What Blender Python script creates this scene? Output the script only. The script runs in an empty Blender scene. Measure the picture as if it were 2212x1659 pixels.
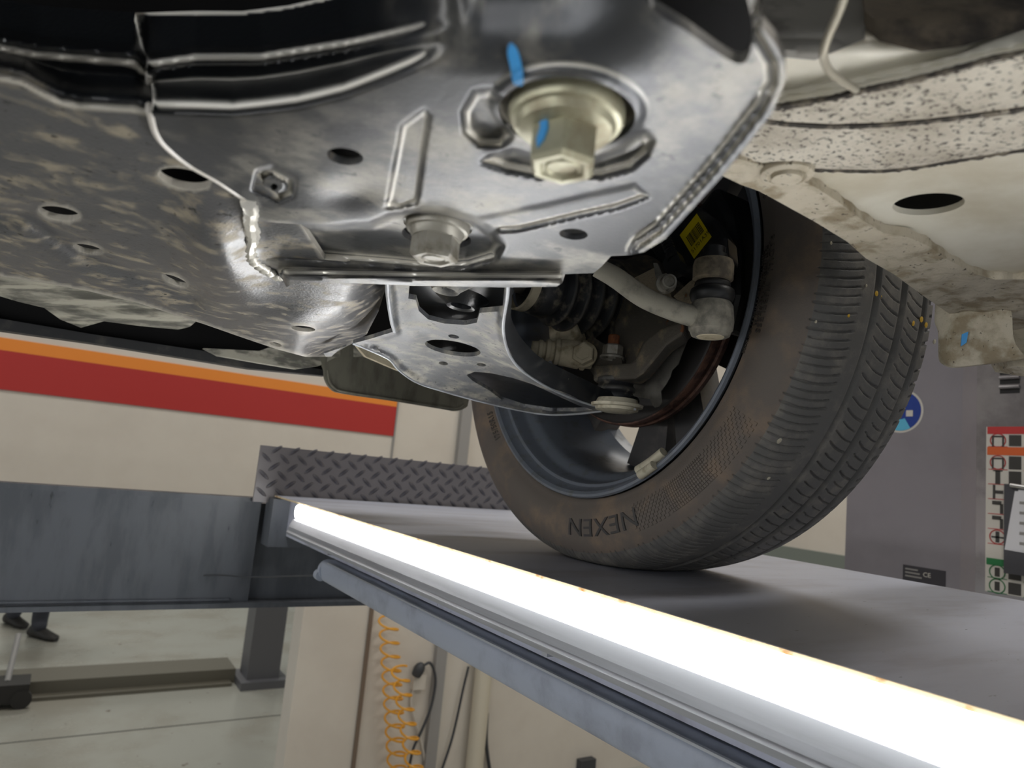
import bpy, bmesh, math, random
import numpy as np
from mathutils import Vector, Matrix
from mathutils.geometry import delaunay_2d_cdt

# ---------------------------------------------------------------- camera, world, lights
CAMH = 1.55                                   # camera height above the workshop floor
OFF = np.array([0.0, 0.0, CAMH])
F, CX, CY = 1500.0, 1106.0, 829.5             # focal length and centre in photo pixels
R = np.array([[0.83324694, -0.54452314, 0.09588585],
              [0.15022756, 0.05607026, -0.98706018],
              [0.53210076, 0.83686957, 0.12852276]])   # world -> camera (right, down, forward)
scene = bpy.context.scene
col = scene.collection
cam_d = bpy.data.cameras.new('camera')
cam = bpy.data.objects.new('camera', cam_d)
col.objects.link(cam)
cam_d.sensor_width = 36.0
cam_d.lens = F / 2212 * 36
cam_d.clip_start = 0.01
M = Matrix(((R[0][0], -R[1][0], -R[2][0], 0), (R[0][1], -R[1][1], -R[2][1], 0),
            (R[0][2], -R[1][2], -R[2][2], CAMH), (0, 0, 0, 1)))
cam.matrix_world = M
cam_d.dof.use_dof = True
cam_d.dof.focus_distance = 0.52
cam_d.dof.aperture_fstop = 12.0
scene.camera = cam
scene.view_settings.view_transform = 'Standard'
scene.view_settings.look = 'None'
scene.view_settings.gamma = 1.0
scene.view_settings.use_curve_mapping = False
scene.view_settings.exposure = 0.0

world = bpy.data.worlds.new('world')
scene.world = world
world.use_nodes = True
world.node_tree.nodes['Background'].inputs[0].default_value = (0.90, 0.95, 1.0, 1)
world.node_tree.nodes['Background'].inputs[1].default_value = 0.55

LAMP_POWER = 30.0                              # the LED batten beside the runway


def ceiling_light(x, y, e, sx=1.5, sy=0.35):
    l = bpy.data.lights.new('ceiling_light', 'AREA')
    l.shape = 'RECTANGLE'
    l.size, l.size_y, l.energy = sx, sy, e
    l.color = (1.0, 0.97, 0.93)
    o = bpy.data.objects.new('ceiling_light', l)
    o.location = (x, y, CAMH + 2.45)
    col.objects.link(o)


for x, y, e in ((-1.2, 1.6, 24), (2.0, 1.7, 26), (0.4, 4.6, 34), (2.2, -0.8, 30), (0.5, 7.5, 44), (-1.5, -1.0, 26)):
    ceiling_light(x, y, e)

# ---------------------------------------------------------------- helpers


def ray(u, v):
    u = np.asarray(u, float)
    v = np.asarray(v, float)
    d = np.stack([u - CX, v - CY, np.full(u.shape, F)], -1)
    return d @ R


def onz(u, v, z):
    d = ray(u, v)
    return d * (np.asarray(z) / d[..., 2])[..., None]


def onx(u, v, x):
    d = ray(u, v)
    return d * (np.asarray(x) / d[..., 0])[..., None]


def ony(u, v, y):
    d = ray(u, v)
    return d * (np.asarray(y) / d[..., 1])[..., None]


def onplane(u, v, p, n):
    d = ray(u, v)
    n = np.asarray(n, float)
    return d * ((np.asarray(p) @ n) / (d @ n))[..., None]


def norm(v):
    v = np.asarray(v, float)
    return v / np.linalg.norm(v)


def ss(x, a=0.0, b=1.0):
    t = np.clip((x - a) / (b - a), 0, 1)
    return t * t * (3 - 2 * t)


def mk(name, v, f, mat, parent=None, smooth=True, angle=None, recalc=False):
    me = bpy.data.meshes.new(name)
    v = np.asarray(v, float) + OFF
    me.from_pydata(v.tolist(), [], [list(map(int, q)) for q in f])
    if recalc:
        bm = bmesh.new()
        bm.from_mesh(me)
        bmesh.ops.recalc_face_normals(bm, faces=bm.faces)
        bm.to_mesh(me)
        bm.free()
    me.materials.append(mat)
    if smooth:
        me.polygons.foreach_set('use_smooth', [True] * len(me.polygons))
        me.set_sharp_from_angle(angle=math.radians(angle if angle else 40))
    me.update()
    o = bpy.data.objects.new(name, me)
    col.objects.link(o)
    if parent is not None:
        attach(o, parent)
    return o


def attach(o, parent):
    o.parent = parent
    if parent.parent is None:
        o.matrix_parent_inverse = Matrix.Translation(-Vector(parent.location))


def tag(o, label=None, cat=None, group=None, kind=None):
    if label:
        o['label'] = label
    if cat:
        o['category'] = cat
    if group:
        o['group'] = group
    if kind:
        o['kind'] = kind
    return o


def empty(name, loc, label, cat, group=None):
    o = bpy.data.objects.new(name, None)
    col.objects.link(o)
    o.empty_display_size = 0.05
    o.location = Vector(np.asarray(loc, float) + OFF)
    return tag(o, label, cat, group)


class MB:
    """collects shapes for one mesh (camera-relative metres)"""

    def __init__(s):
        s.v, s.f, s.n = [], [], 0

    def add(s, v, f):
        v = np.asarray(v, float)
        s.f += [[int(i) + s.n for i in q] for q in f]
        s.v.append(v)
        s.n += len(v)
        return s

    def box(s, a, b, rot=None, piv=None):
        a, b = np.minimum(a, b), np.maximum(a, b)
        v = np.array([[x, y, z] for x in (a[0], b[0]) for y in (a[1], b[1]) for z in (a[2], b[2])])
        if rot is not None:
            c = (a + b) / 2 if piv is None else np.asarray(piv)
            v = (v - c) @ np.asarray(rot).T + c
        return s.add(v, [(0, 1, 3, 2), (4, 6, 7, 5), (0, 4, 5, 1), (2, 3, 7, 6), (0, 2, 6, 4), (1, 5, 7, 3)])

    def prism(s, pts, vec):
        pts = np.asarray(pts, float)
        n = len(pts)
        v = np.concatenate([pts, pts + np.asarray(vec)])
        f = [list(range(n))[::-1], list(range(n, 2 * n))]
        f += [(i, (i + 1) % n, n + (i + 1) % n, n + i) for i in range(n)]
        return s.add(v, f)

    def lathe(s, prof, o, ax, seg=48, a0=0, a1=2 * math.pi, ref=(0, 0, 1), cap=False):
        ax = norm(ax)
        if abs(ax @ norm(ref)) > .999:
            ref = (1, 0, 0)
        e1 = norm(np.asarray(ref) - ax * (np.asarray(ref) @ ax))
        e2 = np.cross(ax, e1)
        full = abs(a1 - a0 - 2 * math.pi) < 1e-6
        m = seg if full else seg + 1
        th = a0 + (a1 - a0) * np.arange(m) / seg
        prof = np.asarray(prof, float)
        ring = np.cos(th)[:, None] * e1 + np.sin(th)[:, None] * e2
        v = np.asarray(o) + prof[None, :, 0, None] * ax + prof[None, :, 1, None] * ring[:, None]
        k = len(prof)
        f = []
        for i in range(seg):
            j = (i + 1) % m
            for q in range(k - 1):
                f.append((i * k + q, i * k + q + 1, j * k + q + 1, j * k + q))
        if cap:
            f.append([i * k for i in range(m)])
            f.append([i * k + k - 1 for i in range(m)][::-1])
        return s.add(v.reshape(-1, 3), f)

    def tube(s, pts, r, seg=12, caps=True):
        pts = np.asarray(pts, float)
        n = len(pts)
        r = np.broadcast_to(np.asarray(r, float), (n,))
        tan = np.gradient(pts, axis=0)
        e = np.array([0, 0, 1.0]) if abs(norm(tan[0])[2]) < .9 else np.array([1.0, 0, 0])
        vs = []
        for i in range(n):
            t = norm(tan[i])
            e = norm(e - t * (e @ t))
            b = np.cross(t, e)
            a = np.arange(seg) * 2 * math.pi / seg
            vs.append(pts[i] + r[i] * (np.cos(a)[:, None] * e + np.sin(a)[:, None] * b))
        f = [(i * seg + j, i * seg + (j + 1) % seg, (i + 1) * seg + (j + 1) % seg, (i + 1) * seg + j)
             for i in range(n - 1) for j in range(seg)]
        if caps:
            f.append(list(range(seg))[::-1])
            f.append([(n - 1) * seg + j for j in range(seg)])
        return s.add(np.concatenate(vs), f)

    def hexhead(s, c, ax, rad, h, ref=(1, 0, 0), cham=.12, n=6):
        """hexagon head growing from c along ax, with a chamfered and dished end"""
        ax = norm(ax)
        e1 = norm(np.asarray(ref) - ax * (np.asarray(ref) @ ax))
        e2 = np.cross(ax, e1)
        a = np.arange(n) * 2 * math.pi / n
        ring = np.cos(a)[:, None] * e1 + np.sin(a)[:, None] * e2
        v = []
        for hh, rr in ((0, 1), (h * (1 - cham), 1), (h, .88), (h, .70), (h * .93, .62), (h * .93, .0)):
            v.append(np.asarray(c) + ax * hh + ring * rad * rr)
        f = [(k * n + i, k * n + (i + 1) % n, (k + 1) * n + (i + 1) % n, (k + 1) * n + i) for k in range(5) for i in range(n)]
        return s.add(np.concatenate(v), f)

    def build(s, name, mat, parent=None, smooth=True, angle=None, recalc=True):
        return mk(name, np.concatenate(s.v), s.f, mat, parent, smooth, angle, recalc)


def crom(pts, n=8, closed=False):
    """catmull-rom through points"""
    P = np.asarray(pts, float)
    if closed:
        P = np.concatenate([P[-1:], P, P[:2]])
    else:
        P = np.concatenate([2 * P[:1] - P[1:2], P, 2 * P[-1:] - P[-2:-1]])
    out = []
    for i in range(1, len(P) - 2):
        for t in np.arange(n) / n:
            a, b, c, d = P[i - 1], P[i], P[i + 1], P[i + 2]
            out.append(.5 * (2 * b + (c - a) * t + (2 * a - 5 * b + 4 * c - d) * t * t + (3 * b - a - 3 * c + d) * t ** 3))
    if not closed:
        out.append(P[-2])
    return np.array(out)


def dens(pts, step):
    P = np.asarray(pts, float)
    out = []
    for i in range(len(P)):
        a, b = P[i], P[(i + 1) % len(P)]
        k = max(1, int(np.ceil(np.linalg.norm(b - a) / step)))
        for t in range(k):
            out.append(a + (b - a) * t / k)
    return np.array(out)


def inside(P, poly):
    x, y = P[:, 0], P[:, 1]
    r = np.zeros(len(P), bool)
    n = len(poly)
    for i in range(n):
        x0, y0 = poly[i]
        x1, y1 = poly[(i + 1) % n]
        if y0 == y1:
            continue
        c = ((y0 > y) != (y1 > y)) & (x < (x1 - x0) * (y - y0) / (y1 - y0) + x0)
        r ^= c
    return r


def dline(u, v, poly, closed=False):
    """distance in pixels from (u,v) to a polyline"""
    P = np.stack([u, v], -1)
    Q = np.asarray(poly, float)
    d = np.full(len(P), 1e9)
    n = len(Q)
    for i in range(n if closed else n - 1):
        a, b = Q[i], Q[(i + 1) % n]
        ab = b - a
        t = np.clip(((P - a) @ ab) / (ab @ ab), 0, 1)
        d = np.minimum(d, np.linalg.norm(P - (a + t[:, None] * ab), axis=1))
    return d


def sdf(u, v, poly):
    d = dline(u, v, poly, True)
    return np.where(inside(np.stack([u, v], -1), np.asarray(poly, float)), d, -d)


def ell(cx, cy, rx, ry, ang=0, n=28):
    a = np.arange(n) * 2 * math.pi / n
    c, s_ = math.cos(math.radians(ang)), math.sin(math.radians(ang))
    x, y = rx * np.cos(a), ry * np.sin(a)
    return np.stack([cx + x * c - y * s_, cy + x * s_ + y * c], -1)


def sheet(name, outline, holes, pos, step, mat, parent=None, thick=(0, 0, .003), angle=60, mat2=None, where2=None, black_shadef=None):
    """pressed sheet: outline and holes traced in photo pixels, pos(u,v) gives its true position in metres"""
    out = dens(outline, step)
    hs = [dens(h, step * .8) for h in holes]
    lo, hi = out.min(0), out.max(0)
    gx, gy = np.meshgrid(np.arange(lo[0], hi[0], step), np.arange(lo[1], hi[1], step * .87))
    gx[1::2] += step / 2
    G = np.stack([gx.ravel(), gy.ravel()], -1)
    G = G[inside(G, out)]
    keep = dline(G[:, 0], G[:, 1], out, True) > step * .45
    for h in hs:
        keep &= ~inside(G, h) & (dline(G[:, 0], G[:, 1], h, True) > step * .45)
    G = G[keep]
    V = [out] + hs + [G]
    E_, k = [], 0
    for L in [out] + hs:
        n = len(L)
        E_ += [(k + i, k + (i + 1) % n) for i in range(n)]
        k += n
    A = np.concatenate(V)
    rv, _, rf, *_r = delaunay_2d_cdt([Vector(p) for p in A.tolist()], E_, [], 0, 1e-4)
    P = np.array([tuple(p) for p in rv])
    Fc = np.array([list(q) for q in rf if len(q) == 3])
    cen = P[Fc].mean(1)
    k = inside(cen, out)
    for h in hs:
        k &= ~inside(cen, h)
    Fc = Fc[k]
    X = pos(P[:, 0], P[:, 1])
    n = len(X)
    fl = Fc.tolist()
    # orientation: make faces look towards the camera side (down)
    a = X[Fc[0]]
    es = {}
    for t in fl:
        for i in range(3):
            e = (t[i], t[(i + 1) % 3])
            es[e] = 1
    bd = [e for e in es if (e[1], e[0]) not in es]
    allv = np.concatenate([X, X + np.asarray(thick)])
    allf = fl + [[q + n for q in t[::-1]] for t in fl] + [[b, a_, a_ + n, b + n] for a_, b in bd]
    o = mk(name, allv, allf, mat, parent, True, angle, True)
    if black_shadef is not None:
        at = o.data.attributes.new('black_shade', 'FLOAT', 'POINT')
        cv = black_shadef(P[:, 0], P[:, 1])
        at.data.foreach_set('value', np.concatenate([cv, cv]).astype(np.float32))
    if mat2 is not None:
        o.data.materials.append(mat2)
        c2 = P[Fc].mean(1)
        w2 = where2(c2[:, 0], c2[:, 1]).astype(int)
        mi_ = np.zeros(len(o.data.polygons), int)
        mi_[:len(w2)] = w2
        mi_[len(w2):2 * len(w2)] = w2
        o.data.polygons.foreach_set('material_index', mi_)
    return o


# ---------------------------------------------------------------- materials
def srgb(r, g, b):
    f = lambda c: ((c / 255 + .055) / 1.055) ** 2.4 if c / 255 > .04045 else c / 255 / 12.92
    return (f(r), f(g), f(b), 1)


def mat(name, c, rough=.5, metal=0.0, spec=.5, dust=None, dscale=30, lo=.45, hi=.65, drough=.8, detail=8,
        speck=None, sscale=200, slo=.66, shi=.7, bump=0.0, bscale=300, stretch=(1, 1, 1), emit=None, es=0, coat=0, black_shade=None, wear=None, wlo=.506, whi=.545):
    m = bpy.data.materials.new(name)
    m.use_nodes = True
    nt = m.node_tree
    N, L = nt.nodes, nt.links
    p = N['Principled BSDF']
    p.inputs['Roughness'].default_value = rough
    p.inputs['Metallic'].default_value = metal
    p.inputs['Specular IOR Level'].default_value = spec
    p.inputs['Base Color'].default_value = c
    p.inputs['Coat Weight'].default_value = coat
    if emit:
        p.inputs['Emission Color'].default_value = emit
        p.inputs['Emission Strength'].default_value = es
    tc = N.new('ShaderNodeTexCoord')
    mp = N.new('ShaderNodeMapping')
    mp.inputs['Scale'].default_value = stretch
    L.new(tc.outputs['Object'], mp.inputs[0])
    cur = None

    def noise(scale, det, lo_, hi_, rg=.6):
        n = N.new('ShaderNodeTexNoise')
        n.inputs['Scale'].default_value = scale
        n.inputs['Detail'].default_value = det
        n.inputs['Roughness'].default_value = rg
        L.new(mp.outputs[0], n.inputs['Vector'])
        r = N.new('ShaderNodeMapRange')
        r.interpolation_type = 'SMOOTHSTEP'
        r.inputs[1].default_value = lo_
        r.inputs[2].default_value = hi_
        L.new(n.outputs[0], r.inputs[0])
        return r.outputs[0]

    def mixc(fac, a, b):
        x = N.new('ShaderNodeMix')
        x.data_type = 'RGBA'
        L.new(fac, x.inputs[0])
        if a is None:
            x.inputs[6].default_value = c
        else:
            L.new(a, x.inputs[6])
        x.inputs[7].default_value = b
        return x.outputs[2]

    if dust:
        fac = noise(dscale, detail, lo, hi)
        cur = mixc(fac, None, dust)
        x = N.new('ShaderNodeMapRange')
        x.inputs[3].default_value = rough
        x.inputs[4].default_value = drough
        L.new(fac, x.inputs[0])
        L.new(x.outputs[0], p.inputs['Roughness'])
    if speck:
        cur = mixc(noise(sscale, 4, slo, shi), cur, speck)
    if black_shade:  # attribute blends towards black: black paint and painted-in shade
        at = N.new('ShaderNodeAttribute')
        at.attribute_name = 'black_shade'
        cur = mixc(at.outputs['Fac'], cur, black_shade)
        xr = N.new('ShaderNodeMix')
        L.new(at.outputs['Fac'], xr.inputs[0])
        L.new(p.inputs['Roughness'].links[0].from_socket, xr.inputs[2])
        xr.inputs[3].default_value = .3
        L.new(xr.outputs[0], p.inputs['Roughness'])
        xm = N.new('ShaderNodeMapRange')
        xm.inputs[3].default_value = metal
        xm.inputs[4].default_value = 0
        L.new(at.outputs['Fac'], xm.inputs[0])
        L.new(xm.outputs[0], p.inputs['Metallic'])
    if wear:
        g = N.new('ShaderNodeNewGeometry')
        r = N.new('ShaderNodeMapRange')
        r.inputs[1].default_value = wlo
        r.inputs[2].default_value = whi
        L.new(g.outputs['Pointiness'], r.inputs[0])
        cur = mixc(r.outputs[0], cur, wear)
    if cur is not None:
        L.new(cur, p.inputs['Base Color'])
    if bump:
        b = N.new('ShaderNodeBump')
        b.inputs['Strength'].default_value = bump
        b.inputs['Distance'].default_value = .001
        n = N.new('ShaderNodeTexNoise')
        n.inputs['Scale'].default_value = bscale
        n.inputs['Detail'].default_value = 5
        L.new(mp.outputs[0], n.inputs['Vector'])
        L.new(n.outputs[0], b.inputs['Height'])
        L.new(b.outputs[0], p.inputs['Normal'])
    return m


DUST = srgb(150, 140, 118)
m_black = mat('black_chassis_paint', srgb(26, 28, 31), .30, wear=srgb(190, 186, 178), wlo=.508, whi=.54, dust=srgb(108, 102, 88), dscale=22, lo=.54, hi=.72, drough=.62,
              speck=srgb(150, 120, 80), sscale=60, slo=.70, shi=.76, bump=.15, bscale=700)
m_plate = mat('grey_chassis_paint', srgb(74, 76, 80), .33, .45, spec=.6, black_shade=srgb(24, 26, 29), wear=srgb(232, 229, 220), dust=srgb(152, 149, 141), dscale=36, lo=.43, hi=.70, drough=.46,
              speck=srgb(60, 62, 66), sscale=140, slo=.60, shi=.70, bump=.12, bscale=600)
m_cross = mat('dusty_crossmember_paint', srgb(88, 89, 92), .30, .35, black_shade=srgb(24, 26, 29), wear=srgb(180, 176, 166), wlo=.518, whi=.57, dust=srgb(150, 142, 126), dscale=70, lo=.47, hi=.68, drough=.62,
              speck=srgb(24, 24, 26), sscale=260, slo=.62, shi=.68, bump=.2, bscale=600)
m_arm = mat('dusty_arm_paint', srgb(84, 86, 90), .42, dust=srgb(150, 147, 138), dscale=40, lo=.45, hi=.65, drough=.6,
            speck=srgb(40, 42, 46), sscale=300, slo=.60, shi=.68, bump=.15, bscale=600)
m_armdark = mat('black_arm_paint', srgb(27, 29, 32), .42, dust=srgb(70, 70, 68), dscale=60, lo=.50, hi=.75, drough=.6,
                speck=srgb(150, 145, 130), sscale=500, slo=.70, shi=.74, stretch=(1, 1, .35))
m_bolt = mat('zinc_bolt', srgb(176, 174, 150), .38, .55, dust=srgb(140, 132, 110), dscale=60, lo=.45, hi=.7, drough=.6)
m_boltd = mat('dusty_bolt', srgb(150, 147, 138), .42, .4, dust=srgb(110, 104, 92), dscale=80, lo=.45, hi=.7, drough=.7)
m_white = mat('white_floorpan_paint', srgb(222, 218, 204), .38, dust=srgb(196, 188, 168), dscale=9, lo=.45, hi=.7, drough=.5)
m_seal = mat('speckled_underseal', srgb(198, 192, 178), .7, dust=srgb(160, 152, 138), dscale=30, lo=.4, hi=.7, drough=.85,
             speck=srgb(78, 74, 68), sscale=420, slo=.53, shi=.64, bump=.9, bscale=330)
m_sealdark = mat('dark_seam', srgb(60, 56, 52), .8, dust=srgb(120, 112, 100), dscale=150, lo=.45, hi=.65, drough=.9, bump=.6, bscale=300)
m_flange = mat('dusty_flange', srgb(186, 178, 160), .75, dust=srgb(140, 128, 106), dscale=45, lo=.45, hi=.65, drough=.9,
               speck=srgb(78, 70, 60), sscale=280, slo=.62, shi=.70, bump=.6, bscale=300)
m_rubber = mat('tyre_rubber', srgb(92, 91, 89), .62, spec=.35, dust=srgb(122, 118, 112), dscale=55, lo=.45, hi=.75, drough=.8,
               speck=srgb(120, 114, 104), sscale=620, slo=.72, shi=.76, bump=.2, bscale=900)
m_side = mat('tyre_sidewall_rubber', srgb(98, 91, 85), .66, spec=.35, dust=srgb(126, 110, 95), dscale=26, lo=.45, hi=.72, drough=.85, bump=.2, bscale=800)
m_rim = mat('dark_wheel_paint', srgb(104, 110, 120), .38, spec=.6, dust=srgb(96, 98, 100), dscale=70, lo=.5, hi=.75, drough=.6,
            speck=srgb(170, 172, 172), sscale=420, slo=.73, shi=.76)
m_spoke = mat('brake_dusted_alloy', srgb(58, 57, 58), .5, dust=srgb(96, 92, 88), dscale=16, lo=.45, hi=.65, drough=.7)
m_letter_shade = mat('shaded_letter_rubber', srgb(78, 73, 68), .55)  # darker tone stands for the shadows of the small raised letters
m_letter = mat('clean_black_rubber', srgb(58, 57, 57), .5)
m_boot = mat('black_boot_rubber', srgb(40, 41, 44), .45, wear=srgb(130, 126, 116), wlo=.53, whi=.66, dust=srgb(140, 132, 116), dscale=70, lo=.5, hi=.75, drough=.8)
m_cast = mat('dusty_casting', srgb(138, 126, 106), .75, dust=srgb(84, 78, 68), dscale=45, lo=.45, hi=.65, drough=.8,
             speck=srgb(120, 78, 48), sscale=90, slo=.62, shi=.72, bump=.5, bscale=400)
m_castd = mat('dark_casting', srgb(92, 87, 79), .6, dust=srgb(138, 125, 104), dscale=50, lo=.5, hi=.7, drough=.8,
              speck=srgb(120, 74, 42), sscale=80, slo=.64, shi=.74, bump=.5, bscale=400)
m_dusty = mat('dust_caked_metal', srgb(196, 186, 160), .8, dust=srgb(150, 138, 112), dscale=60, lo=.45, hi=.7, drough=.9, bump=.3, bscale=400)
m_tie = mat('dusty_tie_rod', srgb(142, 138, 126), .7, dust=srgb(98, 95, 88), dscale=40, lo=.45, hi=.65, drough=.85, bump=.3, bscale=400)
m_rust = mat('rust', srgb(128, 76, 44), .85, dust=srgb(96, 58, 38), dscale=90, lo=.45, hi=.65, drough=.9, bump=.6, bscale=500)
m_disc = mat('rusty_disc_edge', srgb(98, 70, 58), .6, .3, dust=srgb(70, 50, 44), dscale=80, lo=.45, hi=.6, drough=.8)
m_discface = mat('dark_disc_face', srgb(36, 33, 32), .5, .2)
m_shield = mat('dust_shield_metal', srgb(120, 117, 111), .55, .2, dust=srgb(88, 85, 80), dscale=40, lo=.45, hi=.65, drough=.7)
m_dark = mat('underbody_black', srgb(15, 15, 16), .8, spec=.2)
m_plastic = mat('black_plastic', srgb(28, 29, 31), .42, dust=srgb(60, 58, 54), dscale=60, lo=.5, hi=.75, drough=.7)
m_strut = mat('black_strut_paint', srgb(24, 25, 27), .45, dust=srgb(52, 51, 48), dscale=40, lo=.5, hi=.75, drough=.7)
m_yellow = mat('yellow_label', srgb(196, 176, 20), .45)
m_ink = mat('label_ink', srgb(38, 34, 14), .6)
m_weight = mat('zinc_weight', srgb(186, 180, 160), .55, .1, dust=srgb(150, 142, 122), dscale=80, lo=.5, hi=.7, drough=.8)
m_tray = mat('grey_undertray', srgb(158, 155, 142), .6, dust=srgb(92, 91, 84), dscale=14, lo=.42, hi=.62, drough=.8, stretch=(1, 6, 6))
m_defl = mat('grey_deflector_rubber', srgb(104, 102, 90), .65, dust=srgb(82, 80, 70), dscale=14, lo=.42, hi=.65, drough=.8, stretch=(3, 1, 1))
m_blue = mat('blue_paint_pen', srgb(64, 150, 214), .5)
m_glue = mat('yellow_glue_chip', srgb(200, 160, 40), .7)
m_pad = mat('brown_insulation', srgb(92, 83, 70), .95, dust=srgb(44, 40, 36), dscale=40, lo=.4, hi=.6, drough=1, bump=1, bscale=250)
m_wire = mat('bare_clip_wire', srgb(170, 164, 148), .45, .3)
m_runway = mat('blue_grey_lift_paint', srgb(178, 182, 196), .5, dust=srgb(162, 163, 174), dscale=10, lo=.45, hi=.7, drough=.55,
               speck=srgb(34, 32, 32), sscale=130, slo=.70, shi=.73, stretch=(.5, 2.2, 1))
m_rail = mat('blue_grey_lift_rail', srgb(160, 168, 182), .45, dust=srgb(140, 146, 158), dscale=20, lo=.45, hi=.7, drough=.5)
m_edge = mat('rusty_cut_edge', srgb(206, 190, 156), .6, dust=srgb(160, 116, 60), dscale=60, lo=.5, hi=.7, drough=.8)
m_beam = mat('dark_lift_paint', srgb(86, 90, 96), .5, dust=srgb(74, 78, 84), dscale=12, lo=.42, hi=.65, drough=.6,
             speck=srgb(34, 36, 40), sscale=24, slo=.68, shi=.76, stretch=(2.5, 1, .6))
m_chk = mat('dark_chequer_plate', srgb(74, 74, 84), .42, wear=srgb(120, 116, 118), wlo=.53, whi=.62, dust=srgb(62, 59, 62), dscale=30, lo=.45, hi=.65, drough=.6)
m_alu = mat('aluminium_extrusion', srgb(176, 180, 186), .38, .35, dust=srgb(150, 152, 156), dscale=40, lo=.45, hi=.7, drough=.5, stretch=(1, .05, 1))
m_led = mat('lit_diffuser', (1, 1, 1, 1), .4, emit=(1.0, 0.99, 0.97, 1), es=LAMP_POWER)
m_wall = mat('white_wall_paint', srgb(214, 207, 196), .6, dust=srgb(206, 198, 187), dscale=2, lo=.4, hi=.7)
m_wallB = mat('pale_bay_wall', srgb(206, 206, 198), .6)
m_orange = mat('orange_stripe_paint', srgb(236, 140, 48), .5)
m_red = mat('red_stripe_paint', srgb(178, 44, 40), .5)
m_yband = mat('yellow_stripe_paint', srgb(240, 190, 40), .5)
m_dado = mat('green_grey_dado', srgb(120, 128, 122), .5)
m_floor = mat('polished_concrete', srgb(176, 176, 167), .22, dust=srgb(158, 154, 142), dscale=1.6, lo=.4, hi=.68, drough=.34,
              speck=srgb(112, 98, 88), sscale=14, slo=.66, shi=.74)
m_joint = mat('floor_joint', srgb(96, 96, 90), .7)
m_greytrim = mat('grey_trim', srgb(150, 148, 146), .5)
m_brown = mat('brown_joint', srgb(120, 104, 90), .6)
m_post = mat('grey_console_paint', srgb(144, 140, 147), .34, dust=srgb(134, 130, 137), dscale=4, lo=.42, hi=.68, drough=.42)
m_steel = mat('satin_console_steel', srgb(172, 168, 170), .28, .55, dust=srgb(132, 128, 130), dscale=8, lo=.42, hi=.68, drough=.4)
m_slot = mat('louver_shadow', srgb(30, 30, 32), .6)
m_paper = mat('white_sticker', srgb(216, 212, 204), .5)
m_stred = mat('red_sticker', srgb(196, 60, 60), .5)
m_storange = mat('orange_sticker', srgb(222, 104, 52), .5)
m_stgreen = mat('green_sticker', srgb(44, 128, 76), .5)
m_stdark = mat('dark_sticker', srgb(66, 64, 62), .5)
m_stblue = mat('blue_sticker', srgb(28, 62, 150), .45)
m_stcyan = mat('cyan_sticker', srgb(96, 190, 226), .45)
m_nplate = mat('dark_name_plate', srgb(62, 60, 66), .4)
m_clip = mat('dark_clipboard', srgb(74, 74, 80), .5)
m_sheet = mat('white_paper', srgb(226, 226, 232), .6)
m_chrome = mat('chrome', srgb(200, 200, 200), .2, .9)
m_hose = mat('orange_air_hose', srgb(222, 158, 44), .4)
m_cable = mat('dark_cable', srgb(60, 62, 66), .5)
m_wcable = mat('white_cable', srgb(206, 200, 190), .5)
m_pipe = mat('cream_pipe', srgb(206, 198, 180), .4)
m_trouser = mat('dark_trousers', srgb(58, 60, 68), .8)
m_shoe = mat('dark_shoe', srgb(46, 44, 42), .6)
m_skin = mat('skin', srgb(190, 150, 125), .6)
m_hair = mat('dark_hair', srgb(30, 26, 24), .7)
m_post2 = mat('grey_post_paint', srgb(104, 104, 108), .45)
m_fbeam = mat('dusty_floor_beam', srgb(112, 108, 96), .5)

# ---------------------------------------------------------------- the room
FL, WY, WX = -CAMH, 3.0, 3.0


def struct(o, label=None):
    o['kind'] = 'structure'
    if label:
        o['label'] = label
    return o


struct(MB().box((-6, -5, FL - .1), (6, 12, FL)).build('floor', m_floor, smooth=False), 'polished pale concrete workshop floor')
struct(MB().box((-6, -5, 2.6), (6, 12, 2.7)).build('ceiling', m_wallB, smooth=False), 'pale workshop ceiling above the lift')
w = MB().box((-6, WY, -.40), (.975, WY + .12, 2.6)).box((.975, WY, FL), (WX, WY + .12, 2.6))
wf = struct(w.build('wall_front', m_wall, smooth=False), 'white wall with a wide low opening to the next bay')
struct(MB().box((WX, -5, FL), (WX + .1, WY + .12, 2.6)).build('wall_right', m_wall, smooth=False), 'white side wall behind the front wheel')
struct(MB().box((-6, 10, FL), (6, 10.1, 2.6)).build('wall_back', m_wallB, smooth=False), 'pale far wall of the next bay')
struct(MB().box((-6, WY - .006, .2582), (1.285, WY, .302)).build('trim_1', m_orange, smooth=False), 'orange stripe above the red stripe')
struct(MB().box((-6, WY - .006, .122), (1.285, WY, .258)).build('trim_2', m_red, smooth=False), 'broad red stripe along the white wall')
struct(MB().box((1.286, WY - .008, -.4), (1.293, WY, 2.6)).build('trim_3', m_greytrim, smooth=False), 'thin grey joint at the end of the stripes')
struct(MB().box((1.62, WY - .03, FL), (1.675, WY, 2.6)).build('trim_4', m_greytrim, smooth=False), 'grey upright trim strip on the white wall')
q = ony(np.array([801, 760]), np.array([1340, 1655]), WY)
struct(MB().box((q[:, 0].mean() - .008, WY - .012, FL), (q[:, 0].mean() + .008, WY, -.3)).build('trim_5', m_brown, smooth=False), 'thin brown upright joint beside the coiled hose')
struct(MB().box((WX - .02, -5, -.62), (WX, WY, -.215)).build('trim_6', m_dado, smooth=False), 'green grey band low on the side wall')
struct(MB().box((WX - .01, -5, 1.40), (WX, WY, 1.70)).build('trim_7', m_yband, smooth=False), 'yellow band high on the side wall')
for k, y in enumerate((4.33, 7.4, 9.2)):
    struct(MB().box((-6, y - .006, FL), (6, y + .006, FL + .0015)).build('trim_%d' % (8 + k), m_joint, smooth=False), 'thin joint across the concrete floor')

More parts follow.
